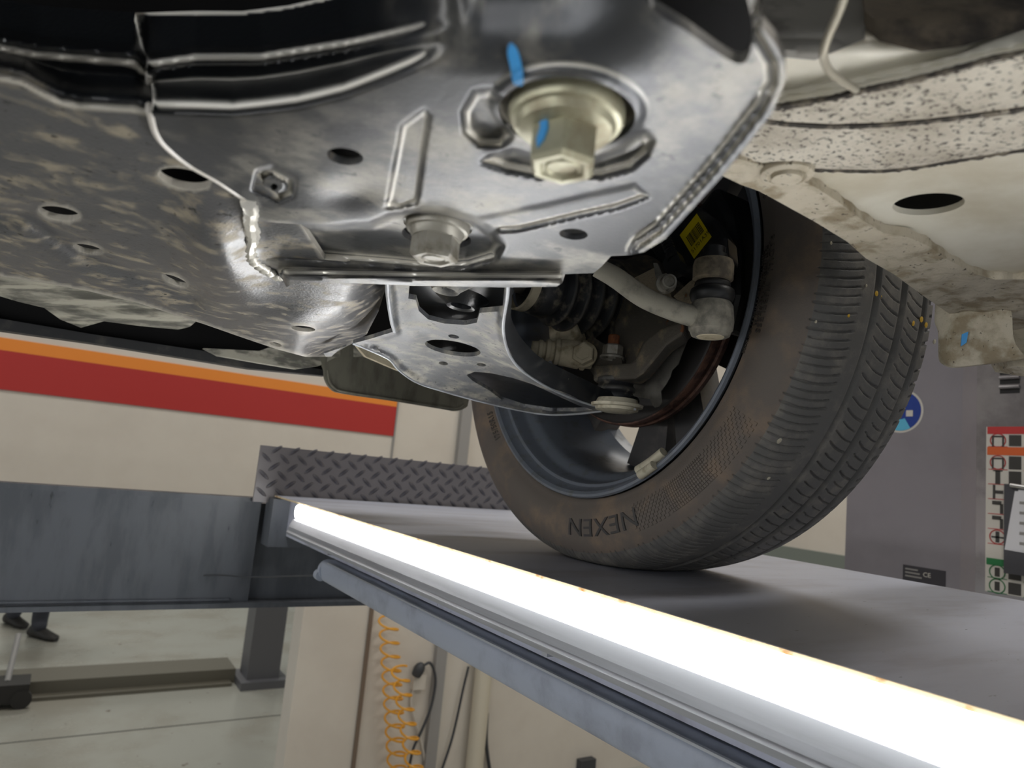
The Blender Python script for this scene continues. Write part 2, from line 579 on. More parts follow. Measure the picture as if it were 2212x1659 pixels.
# ---------------------------------------------------------------- the lift
RX0, RX1, RZ, RY1 = .35, .875, -.08, 1.345
lift = empty('car_lift', (-1.5, 1.45, FL), 'blue grey drive-on car lift carrying the front wheel', 'car lift')
rw = MB().box((RX0, -1.6, RZ - .003), (RX1, RY1, RZ)).box((.3705, -1.6, -.15), (RX1 - .01, RY1, RZ - .003)).build('runway', m_runway, lift, smooth=False)
MB().box((RX0 - .0012, -1.6, RZ - .0028), (RX0, RY1, RZ - .0002)).build('runway_edge', m_edge, rw, smooth=False)
prof = crom([(.372, -.1515), (.360, -.1520), (.3535, -.1550), (.3520, -.1620), (.3528, -.1690), (.3540, -.1745), (.3560, -.1800), (.3600, -.1832), (.3720, -.1840)], 4)
prof = np.concatenate([prof, [(RX1 - .01, -.184), (RX1 - .01, -.1515)]])
MB().prism(np.stack([prof[:, 0], np.full(len(prof), -1.6), prof[:, 1]], -1), (0, 1.6 + 1.03, 0)).build('lower_rail', m_rail, rw, angle=35)
MB().box((.3506, -1.6, -.1530), (.3535, 1.0, -.1512)).build('rail_lip', m_alu, rw, smooth=False)
MB().lathe([(0, 0), (0, .015), (.010, .015), (.012, .012), (.012, 0)], (.3655, 1.03, -.1675), (0, 1, 0), 24).build('rail_gland', m_rail, rw, angle=35)
MB().lathe([(0, 0), (0, .008), (.014, .008), (.016, .005), (.016, 0)], (.356, 1.035, -.176), (0, 1, 0), 16).build('rail_gland', m_rail, rw, angle=35)
MB().tube(crom([(.356, 1.05, -.178), (.31, 1.25, -.215), (.28, 1.33, -.226), (.25, 1.344, -.229)], 8), .0012, 6).build('wire', m_cable, rw)
bm_ = MB().box((-1.5, RY1 + .005, -.281), (.333, RY1 + .03, -.092))
bm_.box((-1.5, RY1 + .03, -.281), (.95, RY1 + .16, -.10)).box((-1.5, RY1 - .012, -.284), (.62, RY1 + .16, -.276))
bm_.box((-1.5, RY1 - .006, -.096), (.333, RY1 + .03, -.088))
beam = bm_.build('cross_beam', m_beam, lift, smooth=False)
MB().tube([(.10 - .9, RY1 + .003, -.2715), (.30, RY1 + .003, -.2715)], .003, 6).build('weld_bead', m_beam, beam)
MB().box((.34, RY1 - .05, -.17), (.60, RY1, -.085)).build('end_web', m_beam, lift, smooth=False)
MB().box((-1.68, RY1 - .04, FL), (-1.48, RY1 + .2, .6)).build('post', m_beam, lift, smooth=False)
MB().box((-1.235, -1.6, -.184), (-.731, RY1, RZ - .003)).box((-1.235, -1.6, RZ - .003), (-.71, RY1, RZ)).build('runway', m_runway, lift, smooth=False)
stop = MB().box((.312, RY1 - .018, -.094), (RX1, RY1 - .012, .009)).build('wheel_stop', m_chk, lift, smooth=False)
bm = bmesh.new()
bmesh.ops.create_uvsphere(bm, u_segments=10, v_segments=6, radius=1)
bmesh.ops.scale(bm, vec=(.0135, .0018, .0034), verts=bm.verts)
lug_me = bpy.data.meshes.new('lug')
bm.to_mesh(lug_me)
bm.free()
lug_me.materials.append(m_chk)
lug_me.polygons.foreach_set('use_smooth', [True] * len(lug_me.polygons))
for r in range(6):
    for c in range(18):
        x = .324 + c * .0335 + (r % 2) * .01675
        z = -.0755 + r * .0158
        if x > RX1 - .012:
            continue
        o = bpy.data.objects.new('lug', lug_me)
        col.objects.link(o)
        attach(o, stop)
        o.location = (x, RY1 - .0185, z + CAMH)
        o.rotation_euler = (0, math.radians(-40 if r % 2 else 40), 0)

# LED batten along the runway
lamp = empty('work_lamp', (.34, .3, -.13), 'long lit white light batten along the inner runway edge', 'lamp')
LY0, LY1 = -.9, 1.172
dp = crom([(.3640, -.0838), (.3555, -.0838), (.3482, -.0845), (.3452, -.0885), (.3445, -.0965), (.3462, -.1042), (.3510, -.1075), (.3640, -.1080)], 4)
d_ = MB().prism(np.stack([dp[:, 0], np.full(len(dp), LY0), dp[:, 1]], -1), (0, LY1 - LY0, 0))
d_.build('diffuser', m_led, lamp, angle=50)
hp = np.array([(.3695, -.0875), (.3695, -.1335), (.338, -.1335), (.3362, -.1290), (.3385, -.1262), (.3392, -.1205), (.3405, -.1180), (.3450, -.1088), (.356, -.1085)])
MB().prism(np.stack([hp[:, 0], np.full(len(hp), LY0), hp[:, 1]], -1), (0, LY1 + .006 - LY0, 0)).build('housing', m_alu, lamp, smooth=False)
MB().lathe([(0, 0), (0, .0085), (.006, .0085), (.009, .006), (.009, 0)], (.357, LY1 + .003, -.118), (0, 1, 0), 16).build('end_cap', m_alu, lamp)
for y in (.98, .45):
    MB().box((.3425, y, -.138), (.352, y + .007, -.128)).build('clip', m_alu, lamp, smooth=False)
MX = -.36                                       # added unseen batten, mirrored on the other runway, brightens the wheel's inner side
fill_lamp = empty('work_lamp', (-.70, .3, -.13), 'added unseen batten on the opposite runway to brighten the wheel', 'lamp')
MB().prism(np.stack([MX - dp[:, 0], np.full(len(dp), LY0), dp[:, 1]], -1), (0, LY1 - LY0, 0)).build('diffuser', m_led, fill_lamp, angle=50)
MB().prism(np.stack([MX - hp[:, 0], np.full(len(hp), LY0), hp[:, 1]], -1), (0, LY1 + .006 - LY0, 0)).build('housing', m_alu, fill_lamp, smooth=False)

# ---------------------------------------------------------------- the car
car = empty('car', (.527, .56, RZ), 'underside of a white car with black subframe and front wheel on the runway', 'car')

V1U = [-300, 0, 80, 290, 312, 420, 560, 740, 920, 1100]
V1V = [60, 103, 118, 136, 156, 141, 140, 112, 76, 40]
V2U = [-300, 0, 50, 90, 130, 170, 290, 335, 500, 640, 740, 830, 915, 1100]
V2V = [150, 170, 180, 205, 228, 238, 244, 250, 257, 241, 216, 182, 150, 100]


def upper_step(u, v, amp):
    v1 = np.interp(u, V1U, V1V)
    v2 = np.interp(u, V2U, V2V)
    t = np.clip((v2 - v) / (v2 - v1), 0, 1)
    t2 = np.clip((v1 - v) / 110, 0, 1.6)
    return amp * (.020 * ss(t, 0, .75) + .034 * (ss(t2, 0, .25) * .15 + t2 * .85))


def zA(u, v):
    z = .100 + upper_step(u, v, 1.0)
    # convex belly between the openings and the end cap
    a, b = (u - 470) / 75, (v - 560) / 95
    z = z - .010 * np.exp(-(a * a + b * b - 1.0 * a * b * .8))
    edge = [(832, 560), (832, 622), (815, 672), (790, 722), (745, 752), (715, 768)]
    d = dline(u, v, edge)
    z = z + .022 * np.clip(1 - d / 85, 0, 1) ** 2
    z = z - .004 * np.exp(-((u - 640) / 90) ** 2 - ((v - 690) / 30) ** 2)
    # shallow swage along the middle, dished holes
    z = z + .004 * np.exp(-(dline(u, v, [(-100, 470), (60, 470), (200, 560), (420, 640)]) / 22) ** 2)
    for c in ((398, 386, 90), (128, 461, 70), (190, 538, 60)):
        z = z + .0012 * np.exp(-((u - c[0]) ** 2 + ((v - c[1]) * 2) ** 2) / c[2] ** 2)
    return z


big = onz(1224., 252., .0985)
sml = onz(944., 505., .1)
RECESS = [(550, 478), (700, 488), (800, 482), (845, 462), (885, 452), (960, 452), (1020, 470), (1070, 500), (1088, 530), (1070, 560),
          (1010, 578), (940, 584), (850, 574), (700, 562), (550, 552)]
RIB1 = [(917, 236), (868, 270), (853, 350), (835, 446), (860, 452), (900, 440), (905, 415), (917, 323), (929, 250)]
RIB2 = [(1030, 472), (1058, 500), (1120, 497), (1253, 466), (1330, 450), (1400, 425), (1372, 400), (1300, 415), (1180, 442)]
CRES = [(1023, 196), (997, 240), (1001, 288), (1034, 318), (1082, 322), (1108, 296), (1096, 250), (1085, 210), (1060, 190)]
RING = [(1040, 350), (1092, 369), (1161, 383), (1230, 387), (1300, 383), (1365, 366), (1402, 334), (1414, 302), (1396, 283), (1368, 292), (1340, 318), (1290, 338), (1220, 344), (1160, 338), (1110, 322), (1062, 332)]
REDGE = [(1650, 60), (1690, 130), (1692, 180), (1664, 244), (1556, 380), (1436, 514), (1390, 545)]


def zB(u, v, rel=True):
    amp = ss(1000 - u, 0, 260)
    z = .0985 + upper_step(u, v, amp)
    z = z + .016 * ss(170 - v, 0, 260) * ss(u, 850, 1050) * ss(1500 - u, 0, 300)
    P = onz(u, v, np.full(np.shape(u), .1))
    d = np.hypot(P[:, 0] - big[0], P[:, 1] - big[1])
    z = z + .0042 * ss(sdf(u, v, RING), -7, 16)
    z = z - .0012 * (1 - ss(d, .019, .0225))
    z = z + .0040 * ss(sdf(u, v, CRES), -5, 14)
    z = z + .0060 * ss(sdf(u, v, RECESS), -8, 18)
    z = z + .0019 * ss(sdf(u, v, RIB1), -6, 8)
    z = z + .0019 * ss(sdf(u, v, RIB2), -6, 8)
    # doubled flange along the right edge
    e = dline(u, v, REDGE)
    z = z - .0030 * (1 - ss(e, 26, 36)) + .0022 * np.exp(-((e - 17) / 5) ** 2)
    # lip turned down along the front edge
    vl = np.interp(u, [560, 640, 900, 1212, 1214], [583, 584, 590, 594, 700])
    z = z - .0075 * ss(v, vl, vl + 16) * ss(u, 590, 622)
    # embossed square punch
    q = sdf(u, v, [(553, 366), (590, 356), (640, 385), (636, 425), (600, 440), (542, 412)])
    z = z + .0030 * ss(q, -3, 12) - .0022 * ss(q, 16, 24)
    # dents beside the left seam
    z = z + .002 * np.exp(-((u - 760) / 60) ** 2 - ((v - 420) / 30) ** 2)
    return z


pA = lambda u, v: onz(u, v, zA(u, v))
pB = lambda u, v: onz(u, v, zB(u, v))
outA = [(-260, -20), (0, 17), (110, 32), (290, 44), (420, 40), (430, 150), (440, 300), (560, 380), (640, 470), (700, 560), (832, 575), (833, 622),
        (818, 672), (792, 722), (765, 740), (745, 750), (712, 770), (660, 771), (600, 755), (520, 728), (440, 700), (380, 681), (300, 655),
        (200, 631), (100, 612), (0, 597), (-260, 556)]
holesA = [ell(398, 386, 58, 21, 11), ell(128, 461, 46, 14, 10), ell(190, 538, 33, 9, 12), ell(655, 710, 26, 6, 6),
          ell(378, 606, 30, 8, 22), ell(595, 744, 14, 4, 14)]
def blk(u, v):  # black paint of the upper steps, plus painted shade fading past them
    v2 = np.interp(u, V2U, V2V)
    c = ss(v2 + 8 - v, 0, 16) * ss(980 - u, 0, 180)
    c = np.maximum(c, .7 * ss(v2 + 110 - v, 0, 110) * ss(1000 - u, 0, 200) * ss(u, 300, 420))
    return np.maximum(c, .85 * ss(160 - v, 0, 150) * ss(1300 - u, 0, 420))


sub = sheet('subframe', outA, holesA, pA, 7.0, m_cross, car, (0, 0, .003), black_shadef=blk)
sub['label'] = 'dusty black pressed steel front subframe with oval holes'
outB = [(290, 43), (420, 39), (520, 40), (620, 28), (720, 6), (800, -20), (1000, -70), (1340, -90), (1600, -90), (1640, -90), (1634, 0), (1645, 60),
        (1675, 95), (1694, 134), (1697, 175), (1668, 244), (1558, 383), (1438, 516), (1392, 544), (1364, 551), (1320, 553), (1299, 576), (1283, 590),
        (1221, 592), (1214, 612), (1202, 619), (1092, 621), (900, 617), (740, 611), (656, 610), (634, 613), (619, 620), (612, 606), (604, 597),
        (565, 585), (550, 560), (546, 500), (549, 450), (534, 432), (470, 392), (400, 350), (345, 300), (330, 255), (326, 200), (318, 155), (300, 100)]
bo = onz(1228., 262., .0985)
pj = lambda X: np.stack([CX + F * (X @ R.T)[..., 0] / (X @ R.T)[..., 2], CY + F * (X @ R.T)[..., 1] / (X @ R.T)[..., 2]], -1)
th = np.arange(40) * 2 * math.pi / 40
bighole = pj(np.stack([big[0] + .0188 * np.cos(th), big[1] + .0188 * np.sin(th), np.full(40, .0985)], -1))
smlhole = pj(np.stack([sml[0] + .0150 * np.cos(th), sml[1] + .0150 * np.sin(th), np.full(40, .0985)], -1))
notch = crom([(1330, -60), (1396, 0), (1419, 28), (1484, 69), (1544, 111), (1590, 137), (1611, 133), (1621, 112), (1627, 69), (1622, 28), (1612, -10), (1590, -60)], 4, True)
holesB = [bighole, smlhole, ell(745, 338, 40, 18, 9), ell(1239, 506, 31, 12, 4), notch, ell(592, 404, 8, 8, 0, 8)]
plate = sheet('subframe_plate', outB, holesB, pB, 5.2, m_plate, sub, (0, 0, .0028), black_shadef=blk)
plate['label'] = 'grey ribbed mounting plate of the subframe'
# bores behind the two bolt holes
MB().lathe([(0, .0188), (.03, .0188), (.03, 0)], (big[0], big[1], .1), (0, 0, 1), 40).build('bolt_bore', m_black, sub)
MB().lathe([(0, .0150), (.02, .0150), (.02, 0)], (sml[0], sml[1], .1035), (0, 0, 1), 40).build('bolt_bore', m_black, sub)


def flange_bolt(c, fr, hr, hh, zf, mt, ref, parent, tilt=(0, 0)):
    ax = norm((tilt[0], tilt[1], -1))
    o = np.array([c[0], c[1], zf])
    b = MB().lathe([(-.012, fr * .6), (-.0035, fr * .6), (-.0035, fr), (-.0008, fr), (.0006, fr * .95), (.0010, fr * .86), (.0030, fr * .80), (.0042, hr * .98), (.0042, 0)], o, ax, 48)
    b.hexhead(o + ax * .0035, ax, hr, hh, ref)
    b.lathe([(hh * .93 + .0035, hr * .5), (hh * .93 + .0041, hr * .45), (hh * .93 + .0035, hr * .40)], o, ax, 24)
    return b.build('bolt', mt, parent, angle=30)


b1 = flange_bolt(big, .0160, .0098, .0108, .0970, m_bolt, (.607, .789, 0), sub, (-.02, -.03))
b1['label'] = 'large pale zinc flange bolt with a blue paint mark'
b2 = flange_bolt(sml, .0140, .0106, .0100, .1015, m_boltd, (.95, -.3, 0), sub, (-.02, -.02))
b2['label'] = 'small grey flange bolt near the front lip'
# blue paint pen marks
sheet('paint_mark', crom([(1103, 95), (1096, 112), (1102, 145), (1108, 178), (1118, 185), (1130, 182), (1128, 150), (1118, 110)], 4, True), [],
      lambda u, v: onz(u, v, zB(u, v) - .0006), 6, m_blue, sub, (0, 0, .0003))
best = None
r0_ = norm((.607, .789, 0))
for k in range(6):
    a_ = math.radians(30 + 60 * k)
    n_ = np.array([r0_[0] * math.cos(a_) - r0_[1] * math.sin(a_), r0_[0] * math.sin(a_) + r0_[1] * math.cos(a_), 0])
    fc = np.array([big[0], big[1], .088]) + n_ * .0098 * .868
    dd = np.linalg.norm(pj(fc) - (1175, 290)) + (1e3 if n_ @ fc > 0 else 0)
    if best is None or dd < best[0]:
        best = (dd, n_, fc)
mk_px = np.array([(1166, 246), (1180, 244), (1182, 275), (1174, 300), (1160, 318), (1158, 300), (1166, 275)], float)
MB().prism(onplane(mk_px[:, 0], mk_px[:, 1], best[2] + best[1] * .0008, best[1]), -best[1] * .0008).build('paint_mark', m_blue, sub, smooth=False)
# weld bead on the seam
wp = crom([(536, 438), (543, 455), (541, 480), (546, 510), (540, 540), (548, 562), (575, 582), (606, 600)], 8)
rng = np.random.default_rng(3)
wz = np.array(onz(wp[:, 0], wp[:, 1], np.full(len(wp), .0975)))
MB().tube(wz, .0026 + .0009 * np.sin(np.arange(len(wp)) * 1.9) + rng.normal(0, .0003, len(wp)), 8).build('weld_bead', m_plate, sub)
wp = crom([(322, 160), (322, 200), (326, 250), (345, 300), (400, 350), (470, 391), (534, 434)], 8)
MB().tube(onz(wp[:, 0], wp[:, 1], zB(wp[:, 0], wp[:, 1]) + .0004), .0012, 6).build('weld_bead', m_black, sub)
# little dirt caked lip under the end cap
sheet('end_lip', [(700, 764), (722, 756), (748, 748), (736, 752), (716, 770), (704, 771)], [], lambda u, v: onz(u, v, np.full(u.shape, .0985)), 6, m_arm, sub, (0, 0, .002))

sheet('shade_shell', [(-250, 285), (900, 285), (1050, 430), (1350, 470), (1250, 560), (720, 575), (790, 690), (700, 745), (400, 665), (0, 580), (-250, 545)], [],
      lambda u, v: onz(u, v, np.full(u.shape, .135)), 30, m_dark, sub, (0, 0, .003))  # near-black shell, its colour standing for the shade inside the holes
sheet('mount_shade', [(1330, -120), (1650, -120), (1640, 160), (1560, 150), (1400, 70)], [], lambda u, v: onz(u, v, np.full(u.shape, .128)), 30, m_dark, sub, (0, 0, .003))  # near-black sheet painted in for the shade behind the notch
# engine bay darkness above: body underside
body = MB().box((-1.35, -3.2, .42), (.40, 1.15, .50)).box((-1.35, .30, .22), (-1.30, 1.1, .42)).box((-1.3, 1.02, .15), (.56, 1.06, .42)).build('underbody', m_dark, car, smooth=False)
# wheel arch liner
MB().lathe([(.41, .335), (.66, .335)], (0, .56, .1915), (1, 0, 0), 40, -math.radians(65), math.radians(65), ref=(0, 0, 1)).build('wheel_arch_liner', m_dark, car)
MB().box((-.35, -.35, .21), (.12, .12, .24)).build('exhaust_tunnel', m_dark, car, smooth=False)
MB().box((-.30, .42, .17), (.10, .98, .40)).build('gearbox', m_dark, car, smooth=False)

# ---- white floor pan
FPZ = .142


def zF(u, v):
    z = np.full(u.shape, FPZ)
    z = z + .035 * ss(120 - v, 0, 160)
    z = z + .003 * np.exp(-(((u - 2005) / 150) ** 2 + ((v - 440) / 60) ** 2))
    vs = np.interp(u, [1600, 1720, 1900, 2050, 2212, 2400], [350, 360, 366, 346, 320, 290])
    z = z - .004 * ss(vs - v, -6, 10)
    z = z + .006 * ss(np.interp(u, [1600, 1850, 2212, 2400], [240, 197, 112, 70]) - v, -4, 30)
    return z


outF = [(1500, 340), (1545, 372), (1600, 399), (1640, 413), (1700, 446), (1760, 479), (1830, 522), (1870, 556), (1930, 590), (2000, 641), (2060, 682),
        (2110, 722), (2212, 800), (2330, 880), (2500, 900), (2500, -200), (1560, -200)]
fp = sheet('floor_pan', outF, [ell(2006, 441, 79, 23, -5)], lambda u, v: onz(u, v, zF(u, v)), 12, m_white, car, (0, 0, .003))
fp['label'] = 'white painted floor panel with an oval drain hole'
vs_low = [(1600, 350), (1720, 362), (1800, 366), (1900, 367), (1980, 360), (2050, 347), (2130, 335), (2212, 321), (2400, 290)]
vs_up = [(2400, 190), (2212, 237), (2100, 252), (2000, 264), (1900, 272), (1800, 275), (1700, 270), (1640, 262), (1600, 262)]
dz = lambda k: (lambda u, v: onz(u, v, zF(u, v) - k))
sheet('seam_sealer', vs_low + vs_up, [], dz(.0022), 12, m_seal, fp, (0, 0, .002))
vt = [(1600, 243), (1700, 228), (1800, 212), (1860, 197), (1950, 178), (2050, 154), (2130, 132), (2212, 114), (2400, 70)]
sheet('seam_sealer', [(x, y + 6) for x, y in vt] + [(x, y - 7) for x, y in vs_up], [], dz(.0018), 12, m_seal, fp, (0, 0, .0016))
ln = crom([(x, y + 0) for x, y in vt], 10)
MB().tube(onz(ln[:, 0], ln[:, 1], zF(ln[:, 0], ln[:, 1]) - .0006), .0011 + .0005 * rng.random(len(ln)), 6).build('seam_line', m_sealdark, fp)
ln = crom([(x, y - 3) for x, y in vs_up], 10)
MB().tube(onz(ln[:, 0], ln[:, 1], zF(ln[:, 0], ln[:, 1]) - .0014), .0010 + .0005 * rng.random(len(ln)), 6).build('seam_line', m_sealdark, fp)
ln = crom(vs_low, 10)
MB().tube(onz(ln[:, 0], ln[:, 1], zF(ln[:, 0], ln[:, 1]) - .0008), .0010 + .0007 * rng.random(len(ln)), 6).build('seam_line', m_sealdark, fp)
fl_o = [(1545, 372), (1600, 399), (1640, 413), (1700, 446), (1760, 479), (1830, 522), (1870, 558), (1930, 592), (2000, 643), (2060, 684), (2110, 724), (2212, 802), (2330, 882)]
fl_i = [(2330, 596), (2212, 603), (2150, 604), (2100, 590), (2050, 562), (2000, 528), (1960, 512), (1910, 504), (1860, 474), (1810, 436), (1760, 404), (1725, 388),
        (1700, 372), (1640, 356), (1600, 345), (1560, 340)]
fo = sheet('pinch_flange', fl_o + fl_i, [], lambda u, v: onz(u, v, zF(u, v) - .0045 + .0008 * np.sin(u / 11) * np.sin(v / 7)), 9, m_flange, fp, (0, 0, .005))
sheet('pan_shade', [(1860, 360), (2160, 350), (2160, 520), (1860, 520)], [], lambda u, v: onz(u, v, np.full(u.shape, FPZ + .03)), 30, m_dark, fp, (0, 0, .003))  # near-black sheet standing in for shade above the drain hole
# sealing plug at the corner of the pan
pg = onz(np.array(1700.), np.array(374.), np.array(FPZ - .006))
MB().lathe([(.003, .011), (-.001, .0105), (-.002, .008), (-.001, .0065), (-.003, .006), (-.003, 0)], pg, (0, 0, 1), 24).build('grommet', m_flange, fp)
# insulation and pale wire by the top edge
sheet('insulation_pad', [(1850, -160), (1866, 60), (1900, 90), (1990, 112), (2080, 100), (2212, 62), (2500, 10), (2500, -160)], [],
      lambda u, v: onz(u, v, zF(u, v) - .004), 12, m_pad, fp, (0, 0, .006))
sheet('side_rail', [(1560, -160), (1560, 60), (1650, 120), (1760, 130), (1868, 84), (1868, -160)], [],
      lambda u, v: onz(u, v, zF(u, v) - .002), 14, m_shield, fp, (0, 0, .004))
wp = crom([(1830, -30), (1812, 25), (1790, 75), (1779, 115), (1788, 148), (1815, 172), (1850, 194)], 8)
MB().tube(onz(wp[:, 0], wp[:, 1], np.interp(np.arange(len(wp)), [0, len(wp) * .5, len(wp) - 1], [.135, .130, .1375])), .00125, 10).build('clip_wire', m_wire, fp)

# ---- hanging bracket by the sill
BRO = [(2018, 560), (2024, 640), (2022, 690), (2030, 715), (2031, 770), (2040, 784), (2062, 792), (2110, 788), (2206, 775), (2212, 768), (2195, 745), (2188, 720), (2186, 680),
       (2176, 655), (2150, 632), (2112, 622), (2080, 635), (2066, 625), (2062, 590), (2075, 560)]


def posBr(u, v):
    p = onx(u, v, .50 + .0001 * (u - 2110))
    rr = ss(2062 - u, 0, 40) * .02 + ss(v, 750, 795) * .015
    return p * (1 + rr[:, None] * .8)


br = sheet('sill_bracket', crom(BRO, 3, True), [], posBr, 9, m_flange, car, (.004, .003, 0))
br['label'] = 'dusty folded bracket hanging below the sill'
sheet('paint_mark', [(2078, 722), (2092, 716), (2088, 740), (2076, 748)], [], lambda u, v: posBr(u, v) * .997, 6, m_blue, br, (.0005, .0005, 0))
MB().prism(onx(np.array([2140, 2260, 2260, 2190]), np.array([700, 640, 800, 790]), .56), (.02, .02, 0)).build('sill', m_flange, car, smooth=False)

# ---------------------------------------------------------------- wheel
WC = np.array([0, .56, .1915])
NT = 2700
tp = [(.462, .2050), (.4545, .2078), (.4488, .2092), (.4462, .2150), (.4422, .2240), (.4408, .2330), (.4412, .2420), (.4432, .2505), (.4462, .2575), (.4500, .2632)]
tr = [(.4548, .2676), (.4600, .2705), (.4700, .2735), (.4850, .2755), (.5050, .2768), (.5270, .2772), (.5490, .2768), (.5690, .2755), (.5840, .2730), (.5930, .2698),
      (.5985, .2650)]
tb = [(.6060, .2520), (.6110, .2380), (.6100, .2250), (.6060, .2120), (.5980, .2000)]
full = crom(np.array(tp + tr + tb), 12)
s_len = np.concatenate([[0], np.cumsum(np.linalg.norm(np.diff(full, axis=0), axis=1))])
i0 = np.argmin(np.linalg.norm(full - np.array(tp[8]), axis=1))
i1 = np.argmin(np.linalg.norm(full - np.array((.6000, .2640)), axis=1))
sA = np.linspace(0, s_len[i0], 22)[:-1]
sB_ = np.arange(s_len[i0], s_len[i1], .00145)
sC = np.linspace(s_len[i1], s_len[-1], 10)
sv = np.concatenate([sA, sB_, sC])
PX, PR = np.interp(sv, s_len, full[:, 0]), np.interp(sv, s_len, full[:, 1])
th = np.arange(NT) * 2 * math.pi / NT
TH, XX = np.meshgrid(th, PX, indexing='ij')
RR = np.broadcast_to(PR, TH.shape).copy()
dep = np.zeros_like(RR)
for gx, gw, gd in ((.4985, .0046, .0038), (.5345, .0068, .0055), (.5695, .0068, .0060)):
    dep = np.maximum(dep, gd * (1 - ss(np.abs(XX - gx), gw / 2 - .0007, gw / 2 + .0009)))


def sipes(x0, x1, n, skew, w, d, every=3, short=0.0, ph=0.0, curve=0.0):
    u = (XX - x0) / (x1 - x0)
    f = TH / (2 * math.pi) * n + skew * u + curve * (u - .5) ** 2 * 4 + ph
    idx = np.floor(f).astype(int) % every
    fr = np.abs(f - np.floor(f) - .5)
    ww = np.where(idx == 0, w * 1.5, w)
    a0 = np.where(idx == 1, .04 + short, .04)
    a1 = np.where(idx == 1, .96 - short, .96)
    return np.where((fr < ww) & (u > a0) & (u < a1) & (RR > .250), d, 0)


dep = np.maximum(dep, sipes(.4470, .4830, 255, .9, .075, .0028, short=.04, curve=.25))
dep = np.maximum(dep, sipes(.5030, .5305, 180, -.9, .065, .0024, short=.14, curve=.2))
dep = np.maximum(dep, sipes(.5395, .5655, 180, -.9, .065, .0024, short=.10, ph=.4, curve=.2))
dep = np.maximum(dep, sipes(.5760, .5990, 150, .5, .10, .0030, short=.25, ph=.2))
RR = RR - dep
V = np.stack([XX, WC[1] + RR * np.sin(TH), WC[2] - RR * np.cos(TH)], -1)
V[..., 2] = np.maximum(V[..., 2], RZ + .0003)
k = len(PX)
I = np.arange(NT)[:, None] * k + np.arange(k - 1)[None]
J = ((np.arange(NT) + 1) % NT)[:, None] * k + np.arange(k - 1)[None]
FQ = np.stack([I, I + 1, J + 1, J], -1).reshape(-1, 4)
me = bpy.data.meshes.new('tyre')
vv = (V.reshape(-1, 3) + OFF)
me.vertices.add(len(vv))
me.vertices.foreach_set('co', vv.ravel())
me.loops.add(FQ.size)
me.loops.foreach_set('vertex_index', FQ.ravel())
me.polygons.add(len(FQ))
me.polygons.foreach_set('loop_start', np.arange(len(FQ)) * 4)
me.polygons.foreach_set('loop_total', np.full(len(FQ), 4))
me.materials.append(m_rubber)
me.materials.append(m_side)
mi = np.broadcast_to((np.arange(k - 1) < 24).astype(int), (NT, k - 1)).ravel()
me.polygons.foreach_set('material_index', mi)
me.polygons.foreach_set('use_smooth', np.ones(len(FQ), bool))
me.update(calc_edges=True)
me.validate()
tyre = bpy.data.objects.new('tyre', me)
col.objects.link(tyre)
attach(tyre, car)
tyre['label'] = 'black radial tyre with siped tread standing on the runway'


def side_pos(a, r, out=0.0):
    x = np.interp(r, full[:i0 + 30, 1], full[:i0 + 30, 0])
    # bulge of the sidewall
    return np.stack([x - out, WC[1] + r * np.sin(a), WC[2] - r * np.cos(a)], -1)


def lettering(txt, a_start, r0, h, spacing=1.0, xs=1.0, name='lettering', out=.0012, mt=None):
    """raised text bent round the sidewall; a_start in degrees from the bottom"""
    cu = bpy.data.curves.new('t', 'FONT')
    cu.body = txt
    cu.size = 1.0
    cu.space_character = spacing
    cu.resolution_u = 2
    to = bpy.data.objects.new('t', cu)
    col.objects.link(to)
    dg = bpy.context.evaluated_depsgraph_get()
    tm = bpy.data.meshes.new_from_object(to.evaluated_get(dg))
    bm = bmesh.new()
    bm.from_mesh(tm)
    bpy.data.objects.remove(to)
    bmesh.ops.triangulate(bm, faces=bm.faces)
    for _ in range(4):
        lg = [e for e in bm.edges if e.calc_length() > .16]
        if not lg:
            break
        bmesh.ops.subdivide_edges(bm, edges=lg, cuts=1)
        bmesh.ops.triangulate(bm, faces=bm.faces)
    bm.verts.index_update()
    co = np.array([v.co[:2] for v in bm.verts])
    fs = [[v.index for v in f.verts] for f in bm.faces]
    bm.verts.index_update()
    bm.free()
    r = r0 + co[:, 1] * h / .72
    a = math.radians(a_start) + co[:, 0] * xs * h / .72 / (r0 + h / 2)
    P0 = side_pos(a, r, -.0004)
    P1 = side_pos(a, r, out)
    n = len(P0)
    es = {}
    for t in fs:
        for i in range(len(t)):
            es[(t[i], t[(i + 1) % len(t)])] = 1
    bd = [e for e in es if (e[1], e[0]) not in es]
    ff = fs + [[p, q, q + n, p + n] for p, q in bd]
    return mk(name, np.concatenate([P1, P0]), ff, mt or m_side, tyre, False, None, True)


lettering('NEXEN', -24, .2290, .0175, 1.05, 1.25, mt=m_letter)
lettering('RADIAL  TUBELESS', -93.5, .2185, .0066, 1.1, .95, mt=m_letter_shade)
lettering('PLIES : SIDEWALL 1 POLYESTER', -92, .2135, .0034, 1.0, 1.0, mt=m_letter_shade)
lettering('TREAD 1 POLYESTER + 2 STEEL + 1 POLYAMIDE', -91, .2092, .0030, 1.0, .95, mt=m_letter_shade)
lettering('175/50R15', 46, .2150, .0070, 1.05, 1.0, mt=m_letter_shade)
lettering('SFB', -106, .2140, .0062, 1.1, .95, mt=m_letter_shade)
lettering('ON', -108, .2310, .0110, 1.1, 1.0, mt=m_letter)
